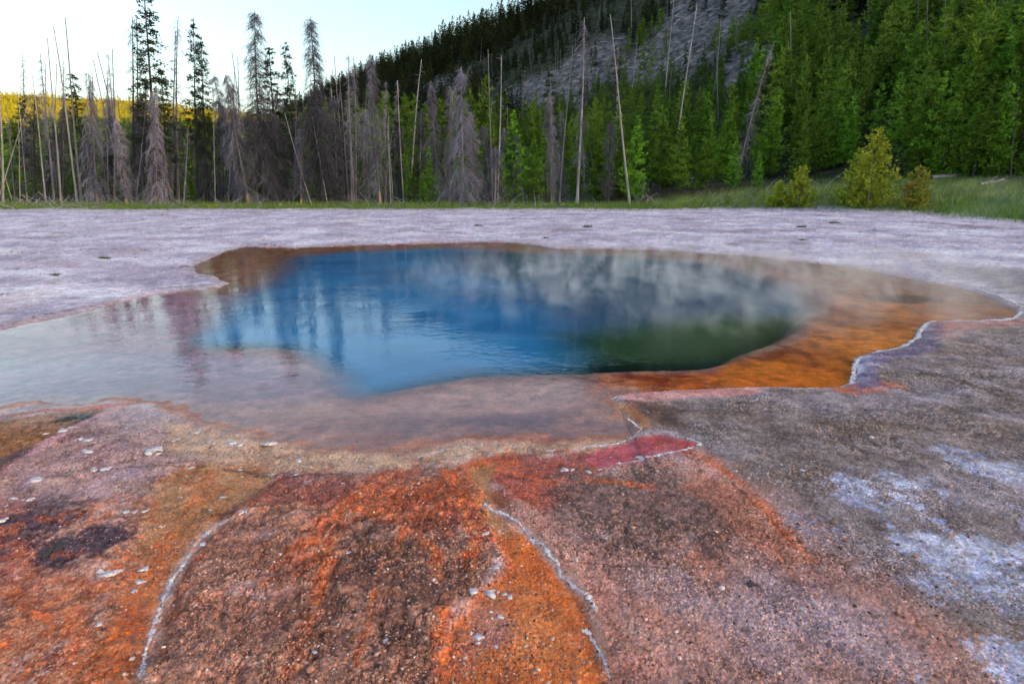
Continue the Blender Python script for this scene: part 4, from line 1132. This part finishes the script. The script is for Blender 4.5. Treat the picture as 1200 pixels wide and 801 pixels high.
# --- the many thin poles nobody can tell apart
for k in range(58):
    u = rng.uniform(-10, 500); vt = rng.uniform(95, 180) if rng.random() < .7 else rng.uniform(60, 110)
    snag('pole' if rng.random() < .55 else 'spire', u + rng.normal(3, 9), u, vt, rng.uniform(58, 80), 'thin dead grey trunk in the crowd behind the front dead trees', 'thin dead trunks crowded in the left treeline', 'grey' if rng.random() < .8 else 'darkwood', thick=.85)
for k in range(16):
    u = rng.uniform(500, 720); vt = rng.uniform(120, 185)
    snag('pole' if rng.random() < .6 else 'column', u + rng.normal(0, 6), u, vt, rng.uniform(60, 78), 'thin dead trunk among the young green pines under the scree', 'thin dead trunks among the young pines', 'grey', thick=.85)
for ub, vb, ut, vt, lab in [(741, 107, 747, 42, 'pale snag in the middle of the hillside scree'), (778, 127, 789, -6, 'tall pale snag crossing the scree to the picture top'), (838, 107, 846, 20, 'grey snag at the right edge of the scree'),
                            (928, 110, 927, 13, 'lone grey pole in the dense hillside pines'), (990, 56, 992, -8, 'tall grey pole of a pair high in the hillside pines'), (982, 46, 981, -8, 'darker pole of a pair high in the hillside pines'),
                            (1055, 60, 1066, -8, 'grey pole leaning right high on the hillside'), (740, 42, 740, -12, 'slim grey pole above the scree at the picture top')]:
    snag('pole', ub, ut, vt, 0, lab, None, 'pale', hb=vb, thick=.9)
for k in range(46):
    u = rng.uniform(430, 1195); v = rng.uniform(20, 150)
    if v < 118 - (u - 400) * .47 + 12: continue
    X, Y = hit(u, v)
    if Y > 700: continue
    snag('pole', u, u + rng.normal(0, 4), v - 667 * rng.uniform(8, 13) / Y, 0, 'grey dead pole scattered on the dark hillside', 'dead poles scattered on the hillside', 'grey', hb=v, thick=.8)

# ------------------------------------------------------------------ young pines as individuals
YV = [(8.0, trunk(8.0, .085, .01, .004, 6)[0].mesh('young trunk', M['darkwood'], True), crown(8.0, 1.75, nb=8, tufts=9, per=5, leaf=.25, wid=.05, pw=.95).mesh('young crown', M['young'])) for _ in range(4)]
YV += [(8.0, trunk(8.0, .09, .01, .004, 6)[0].mesh('young trunk', M['darkwood'], True), crown(8.0, 1.5, lo=.14, nb=7, tufts=8, per=5, gaps=.2, leaf=.24, wid=.044, pw=.95).mesh('young crown', M['young'])) for _ in range(2)]


def young(X, Y, h, label, group, var=None, wide=1.0):
    i = int(rng.integers(len(YV))) if var is None else var
    o = thing('pine_tree', label, 'pine tree', group)
    s = h / 8.0
    o.location = (X, Y, float(terrain(X, Y)) - .05); o.rotation_euler = (rng.normal(0, .02), rng.normal(0, .02), rng.uniform(0, 6.28)); o.scale = (s * wide, s * wide, s)
    link('trunk', YV[i][1], o); link('crown', YV[i][2], o)
    return o


n_young = 0
# measured pines along the foot of the hill
for u, Y, vt, lab in [(930, 58, 138, 'pale green young pine with an open crown, front row left of the yellow bush pine'), (985, 60, 125, 'open-crowned young pine on a grey stem just left of the yellow bush pine'),
                      (1068, 57, 127, 'lone-standing slim young pine on a bare stem behind the reddish bush pine'), (640, 58, 150, None), (600, 60, 132, None), (575, 62, 140, None),
                      (825, 60, 130, 'bright young pine with a pointed top right of the long white leaning trunk'), (700, 62, 150, None), (770, 62, 128, None), (800, 58, 160, None), (885, 57, 176, 'short young pine in the front row right of the reddish leaning trunk'),
                      (1125, 56, 118, None), (1160, 56, 96, None), (1195, 54, 120, None), (1100, 60, 108, None), (845, 64, 118, None)]:
    kx = ray(u, 240)[0]
    if u > 1000: Y = 59.5 / (NY + NX * kx)
    X = kx * Y; z = float(terrain(X, Y)); top = at_depth(u, vt, Y)[2]
    young(X, Y, top - z, lab or 'bright young green pine in the stand at the foot of the hill', None if lab else 'young pines at the foot of the hill'); n_young += 1
X, Y = ray(626, 240)[0] * 51, 51
young(X, Y, 2.5, 'small round young pine alone on the grass by the shaggy dead tree', None, 0, 1.7)
# filler in depth: foot of the hill, then up the slope, then behind the left snags
tries = 0
while n_young < 130 and tries < 4000:
    tries += 1
    u = rng.uniform(560, 1240); kx = ray(u, 240)[0]
    Y = rng.uniform(44, 74) / (NY + NX * kx)
    if u > 1030: Y = rng.uniform(58.5, 78) / (NY + NX * kx)
    if Y > 90 or Y < 42 or (u < 1030 and Y < 58): continue
    X = kx * Y
    young(X, Y, rng.uniform(4.5, 9.5), 'bright young green pine in the stand at the foot of the hill', 'young pines at the foot of the hill'); n_young += 1
left_n = 0
while left_n < 84:
    u = rng.uniform(-20, 585); Y = rng.uniform(58, 90)
    X = ray(u, 240)[0] * Y
    young(X, Y, rng.uniform(4.0, 8.2) * (Y / 75), 'young green pine growing behind the crowd of dead trees', 'young pines behind the dead trees', wide=1.25); left_n += 1


def hill_ok(u, v):
    for p in SCREE:
        d = float(sdpoly(np.array([u + 8 * rng.normal()]), np.array([v + 5 * rng.normal()]), p)[0])
        if d < 2: return rng.random() < .085
    return True


hill_n = 0; tries = 0
while hill_n < 100 and tries < 6000:
    tries += 1
    s = rng.uniform(72, 104); t = rng.uniform(-60, 60)
    X, Y = NX * s - NY * t, NY * s + NX * t
    u, v = project(X, Y, float(terrain(X, Y)))
    if Y < 30 or not (640 < u < 1230): continue
    if not hill_ok(u, v): continue
    young(X, Y, rng.uniform(4.5, 9) * (.62 if u < 880 and v < 180 else 1), 'young green pine on the lower slope of the hill', 'young pines on the lower slope'); hill_n += 1

# bushy yellow-green pines at the meadow edge
for u, Y, vt, R0, mt, lab in [(1017, 40.5, 149, 1.75, 'bush', 'tall bushy yellow-green pine standing at the meadow edge'), (1000, 42, 176, 1.3, 'bush', 'lower bushy pine joined to the left side of the tall yellow-green one'),
                              (936, 43.5, 195, 1.25, 'bush', 'short round bushy pine left of the tall yellow-green one'), (912, 44.5, 213, .95, 'bush', 'lowest bushy pine at the left of the yellow-green bushes'),
                              (1071, 38, 196, 1.2, 'bushred', 'bushy pine with reddish brown needles, right of the tall yellow-green one')]:
    X = ray(u, 240)[0] * Y; z = float(terrain(X, Y)); h = at_depth(u, vt, Y)[2] - z
    o = thing('bush_pine', lab, 'pine tree'); o.location = (X, Y, z - .05)
    link('trunk', trunk(h * .9, .08, .02, .004, 6)[0].mesh('bush trunk', M['grey'], True), o)
    link('crown', crown(h, R0, lo=.02, dz=.24, nb=9, tufts=9, per=5, leaf=.22, wid=.05, pw=.78, up=.5, gaps=.05).mesh('bush crown', M[mt]), o)

# ------------------------------------------------------------------ the rest of the forest: one mass each
def forest(name, pts, hts, mat, variants, label):
    Vs, Fs, n = [], [], 0
    base = []
    for v in variants:
        base.append((np.concatenate(v.V), np.concatenate(v.F3)))
    for (X, Y, Z), h in zip(pts, hts):
        bv, bf = base[int(rng.integers(len(base)))]
        a = rng.uniform(0, 6.28); c_, s_ = math.cos(a), math.sin(a); k = h / 8.0; w = k * rng.uniform(.85, 1.2)
        V = np.stack([(bv[:, 0] * c_ - bv[:, 1] * s_) * w + X, (bv[:, 0] * s_ + bv[:, 1] * c_) * w + Y, bv[:, 2] * k + Z], 1).astype(np.float32)
        Vs.append(V); Fs.append(bf + n); n += len(V)
    me = np_mesh(name, np.concatenate(Vs), np.concatenate(Fs), np.zeros((0, 4), int), mat)
    link(name, me, kind='stuff', label=label, cat='forest')


HV = [crown(8.0, R_, lo=.03, dz=.55, nb=7, tufts=5, per=2, leaf=.48, wid=.1, pw=.95) for R_ in (1.4, 1.6, 1.8, 2.0, 1.3)]
pts, hts = [], []
tries = 0
while len(pts) < 2900 and tries < 40000:
    tries += 1
    s = 64 + 156 * rng.random() ** 1.15; t = rng.uniform(-75, 640) if rng.random() < .7 else rng.uniform(-75, 120)
    if s < 104 and -60 < t < 60 and rng.random() < .3: continue
    X, Y = NX * s - NY * t, NY * s + NX * t
    z = float(terrain(X, Y)); u, v = project(X, Y, z)
    if Y < 30 or not (330 < u < 1300) or v < -60: continue
    if not hill_ok(u, v): continue
    if rng.random() > min(1.0, 160.0 / math.hypot(X, Y) + .25): continue
    pts.append((X, Y, z)); hts.append(rng.uniform(4.5, 10) * (1.3 if t > 200 else 1.0) * (.6 if 560 < u < 890 and v < 180 and t < 200 else 1))
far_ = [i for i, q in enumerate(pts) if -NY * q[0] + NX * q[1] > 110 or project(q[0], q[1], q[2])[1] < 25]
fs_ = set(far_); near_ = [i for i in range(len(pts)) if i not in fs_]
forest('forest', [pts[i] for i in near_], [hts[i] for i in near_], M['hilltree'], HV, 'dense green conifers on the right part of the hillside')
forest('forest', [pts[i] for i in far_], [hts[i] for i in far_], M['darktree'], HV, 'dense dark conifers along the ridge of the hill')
pts, hts = [], []
for _ in range(420):
    Y = rng.uniform(100, 230); u = rng.uniform(-60, 600); X = ray(u, 230)[0] * Y
    if NX * X + NY * Y > 75: continue
    pts.append((X, Y, float(terrain(X, Y)))); hts.append(rng.uniform(.09, .116) * Y + 1)
forest('forest', pts, hts, M['hilltree'], HV, 'shaded conifers filling the gap behind the dead trees')
RV = [crown(8.0, 1.7, lo=.02, dz=1.3, nb=6, tufts=3, per=1, leaf=1.2, wid=.35) for _ in range(3)]
pts, hts = [], []
for _ in range(8500):
    u = rng.uniform(-60, 420); Y = rng.uniform(760, 1185); X = ray(u, 120)[0] * Y
    pts.append((X, Y, float(ridge_h(np.array([X]), np.array([Y]))[0]) - .5)); hts.append(rng.uniform(4, 8.5))
forest('forest', pts, hts, M['ridgetree'], RV, 'sunlit yellow trees covering the distant ridge')

# ------------------------------------------------------------------ logs, brush and grass
def log(u1, v1, u2, v2, Y1, rad_, label, group=None, mt='pale', hill=False, dY=0):
    if hill:
        a = hit(u1, v1); b_ = hit(u2, v2)
    else:
        if u1 > 1000: Y1 = hit(u1, max(v1, v2) + 1)[1]; dY = .8
        a = (ray(u1, 230)[0] * Y1, Y1); b_ = (ray(u2, 230)[0] * (Y1 + dY), Y1 + dY)
    p = np.array([(*a, float(terrain(*a)) + rad_ * .8), (*b_, float(terrain(*b_)) + rad_ * .8)])
    k = np.linspace(0, 1, 6)[:, None]; q = p[0] * (1 - k) + p[1] * k; q[1:-1] += rng.normal(0, rad_ * .3, (4, 3)); q[1:-1, 2] = np.abs(q[1:-1, 2] - (p[0, 2] * (1 - k) + p[1, 2] * k)[1:-1, 0]) + (p[0, 2] * (1 - k) + p[1, 2] * k)[1:-1, 0]
    o = q[0].copy(); mb = MB(); mb.tube(q - o, np.linspace(rad_ * 1.2, rad_ * .6, 6), 7)
    for _ in range(4):
        s = rng.uniform(.2, .95); c_ = (q[0] * (1 - s) + q[-1] * s) - o; d = rng.normal(0, 1, 3); d[2] = abs(d[2]); d /= np.linalg.norm(d)
        mb.tube([c_, c_ + d * rad_ * rng.uniform(2, 5)], [rad_ * .3, rad_ * .12], 4)
    ob = link('fallen_log', mb.mesh('fallen_log', M[mt], True), label=label, cat='log', group=group); ob.location = o


log(1087, 212, 1130, 211, 54, .22, 'thick pale log lying across the back of the meadow')
log(1145, 208, 1176, 219, 52, .16, 'pale log slanting down beside the dark slim trunk in the meadow')
log(1112, 205, 1131, 207, 57, .10, 'short grey log end behind the thick meadow log', mt='grey')
log(1146, 228, 1160, 242, 40, .07, 'thin pale stick slanting in the pale grass of the meadow')
log(1040, 213, 1085, 210, 57, .08, 'thin grey log behind the reddish bush pine', mt='grey')
log(767, 236, 792, 228, 53, .10, 'thin pale log on the grass below the long white trunk', dY=3)
log(755, 225, 775, 225, 60, .12, 'short pale log lying at the edge of the young pines')
log(795, 233, 815, 236, 52, .07, 'broken thin branch lying on the grass under the young pines', mt='grey')
log(30, 205, 75, 238, 54, .06, 'long thin fallen pole sloping under the left dead trees')
log(820, 225, 850, 222, 60, .1, 'grey log in the shade of the young pines', mt='grey')
log(700, 226, 720, 222, 58, .1, 'short grey log left of the long leaning white trunk', mt='grey')
k = 0
while k < 90:
    p = SCREE[int(rng.choice(5, p=[.25, .4, .15, .15, .05]))]
    u = rng.uniform(min(q[0] for q in p), max(q[0] for q in p)); v = rng.uniform(max(2, min(q[1] for q in p)), max(q[1] for q in p))
    if float(sdpoly(np.array([u]), np.array([v]), p)[0]) > 3: continue
    X, Y = hit(u, v); l = 667 / Y * rng.uniform(2, 6)
    a = rng.normal(-.45, .5)
    log(u, v, u + l * math.cos(a), v - l * math.sin(a) * .7 * -1, 0, rng.uniform(.08, .16), 'bleached log lying on the hillside scree', 'logs lying on the scree', hill=True, mt='pale' if rng.random() < .6 else 'grey'); k += 1

mb = MB()
for _ in range(2600):
    u = rng.uniform(-20, 760) if rng.random() < .8 else rng.uniform(760, 1000)
    Y = rng.uniform(44.5, 57); X = ray(u, 240)[0] * Y
    if rng.random() > .25 + .75 * (u < 230) + .3 * (abs(u - 460) < 30) + .4 * (abs(u - 645) < 18): continue
    z = float(terrain(X, Y)); a = rng.uniform(0, 6.28); l = rng.uniform(.3, 1.7)
    d = np.array([math.cos(a), math.sin(a), rng.uniform(0, 1.0) ** 2]) * l
    mb.tube([(X, Y, z + .05), (X + d[0] * .5, Y + d[1] * .5, z + .08 + d[2] * .6), (X + d[0], Y + d[1], z + .05 + d[2])], [.022, .017, .008], 4)
link('debris', mb.mesh('debris', M['twig']), kind='stuff', label='tangle of dead twigs under the dead trees', cat='brush')


def grass_mat(name, c0, c1):
    m, nt, b = new_mat(name)
    g = nd(nt, 'ShaderNodeNewGeometry'); n = nd(nt, 'ShaderNodeTexNoise', i_Scale=.35, i_Detail=4.0); nt.links.new(g.outputs['Position'], n.inputs['Vector'])
    f = math_node(nt, 'ADD', maprange(nt, n.outputs['Fac'], .35, .65, 0, .7), math_node(nt, 'MULTIPLY', g.outputs['Random Per Island'], .3))
    nt.links.new(mixcol(nt, f, c0, c1), b.inputs['Base Color'])
    return m


def grass(name, n, area, mat, hr, label):
    B = []
    while len(B) < n:
        q = area()
        if q is not None: B.append(q)
    B = np.array(B); B[:, 2] = terrain(B[:, 0], B[:, 1])
    mb = MB(); d = rng.normal(0, .28, (n, 3)) + np.array([0, 0, 1])
    needles(mb, B, d, rng.uniform(hr[0], hr[1], n), np.full(n, .022))
    link(name, mb.mesh(name, mat), kind='stuff', label=label, cat='grass')


EDX = np.linspace(-80, 80, 1600); EDO = 3.2 * fbm(EDX, EDX * 0, .16, 4, 145)


def belt():
    k = rng.uniform(-1.05, 1.05)
    e = np.interp(k, [-1.2, -.9, 0, .45, .7, .9, 1.3], [44, 44.5, 45, 44.5, 37, 28, 21])
    e += float(np.interp(k * e, EDX, EDO))
    Y = e + abs(rng.normal(0, 5)) + .6 + rng.normal(0, 1.1)
    return (k * Y, Y, 0)


def meadow():
    k = .45 + .65 * rng.random() ** .6; e = float(np.interp(k, [.45, .7, .9, 1.3], [45.5, 37.5, 28.5, 21.5]))
    Y = e + rng.uniform(0, 18); X = k * Y
    return (X, Y, 0) if NX * X + NY * Y < 61 else None


def palepatch():
    u = rng.normal(1165, 22); Y = rng.normal(35, 1.8)
    return (ray(u, 235)[0] * Y, Y, 0)


grass('grass', 60000, belt, grass_mat('treeline grass', (.06, .14, .02), (.20, .28, .06)), (.2, .65), 'green grass strip along the foot of the treeline')
grass('grass', 38000, meadow, grass_mat('meadow grass', (.055, .16, .03), (.14, .26, .08)), (.12, .34), 'green meadow grass right of the bushy pines')
grass('grass', 5000, palepatch, grass_mat('pale grass', (.20, .30, .18), (.36, .44, .32)), (.2, .42), 'pale patch of tall grass in the meadow')
tuft_m = grass_mat('dark tuft', (.03, .05, .015), (.09, .11, .04))
for u, v, w, lab in [(560, 269, 5, 'dark grass tuft alone on the sinter straight behind the pool'), (688, 270, 6, 'low dark grass tuft on the sinter right of the lone tuft'), (640, 281, 4, 'tiny dark tuft at the far edge of the pool'),
                     (938, 271, 5, 'dark grass tuft on the pale flat below the bushy pines'), (977, 266, 5, 'second dark grass tuft below the bushy pines'), (940, 286, 4, 'tiny tuft on the pale flat nearer the pool'),
                     (1022, 276, 5, 'dark tuft left of the scattered weeds at the right'), (122, 306, 6, 'low dark clump on the left sinter flat'), (64, 328, 6, 'flat dark clump nearest the pool on the left sinter flat')]:
    X, Y = at(u, v); q = math.hypot(X, Y) / 667 * w
    mb = MB(); n = 130; B = np.stack([rng.normal(0, q * .5, n), rng.normal(0, q * .4, n), np.zeros(n)], 1)
    d = rng.normal(0, .5, (n, 3)) + np.array([0, 0, .8]); needles(mb, B, d, rng.uniform(.4, 1, n) * q * .45, np.full(n, q * .05))
    o = link('grass_tuft', mb.mesh('grass_tuft', tuft_m), label=lab, cat='grass tuft'); o.location = (X, Y, ground_z(X, Y))
def weeds():
    u = rng.uniform(1020, 1260); v = 268 + abs(rng.normal(0, 9))
    X, Y = at(u, v)
    return (X, Y, 0) if float(fbm(np.array([X]), np.array([Y]), .9, 3, 501)[0]) > .12 else None
grass('weeds', 1800, weeds, tuft_m, (.04, .12), 'sparse low weeds on the pale flat at the right')

# ------------------------------------------------------------------ light
SUN_EL, SUN_AZ = R(8.0), R(112.0)      # azimuth from +Y towards +X
world = bpy.data.worlds.new('World'); scene.world = world; world.use_nodes = True
nt = world.node_tree
sky = nt.nodes.new('ShaderNodeTexSky'); sky.sky_type = 'NISHITA'; sky.sun_disc = False
sky.sun_elevation = SUN_EL; sky.sun_rotation = SUN_AZ
sky.air_density = 1.0; sky.dust_density = 3.4; sky.ozone_density = 0.9
nt.links.new(sky.outputs[0], nt.nodes['Background'].inputs['Color'])
nt.nodes['Background'].inputs['Strength'].default_value = 0.15
sun = bpy.data.objects.new('sun', bpy.data.lights.new('sun', 'SUN')); COL.objects.link(sun)
sun.data.energy = 4.0; sun.data.angle = R(0.5); sun.data.color = (1.0, .88, .66)
dvec = Vector((math.sin(SUN_AZ) * math.cos(SUN_EL), math.cos(SUN_AZ) * math.cos(SUN_EL), math.sin(SUN_EL)))
sun.rotation_euler = dvec.to_track_quat('Z', 'Y').to_euler()

vs = scene.view_settings
scene.display_settings.display_device = 'sRGB'
vs.view_transform = 'Standard'; vs.look = 'None'; vs.gamma = 1; vs.use_curve_mapping = False
vs.exposure = 1.9
cy = scene.cycles
cy.use_denoising = True
cy.denoising_prefilter = 'FAST'
cy.max_bounces = 5; cy.diffuse_bounces = 2; cy.glossy_bounces = 2; cy.transmission_bounces = 2; cy.volume_bounces = 1; cy.transparent_max_bounces = 8
cy.volume_step_rate = 1.0; cy.volume_max_steps = 96
cy.use_adaptive_sampling = True; cy.adaptive_threshold = 0.01
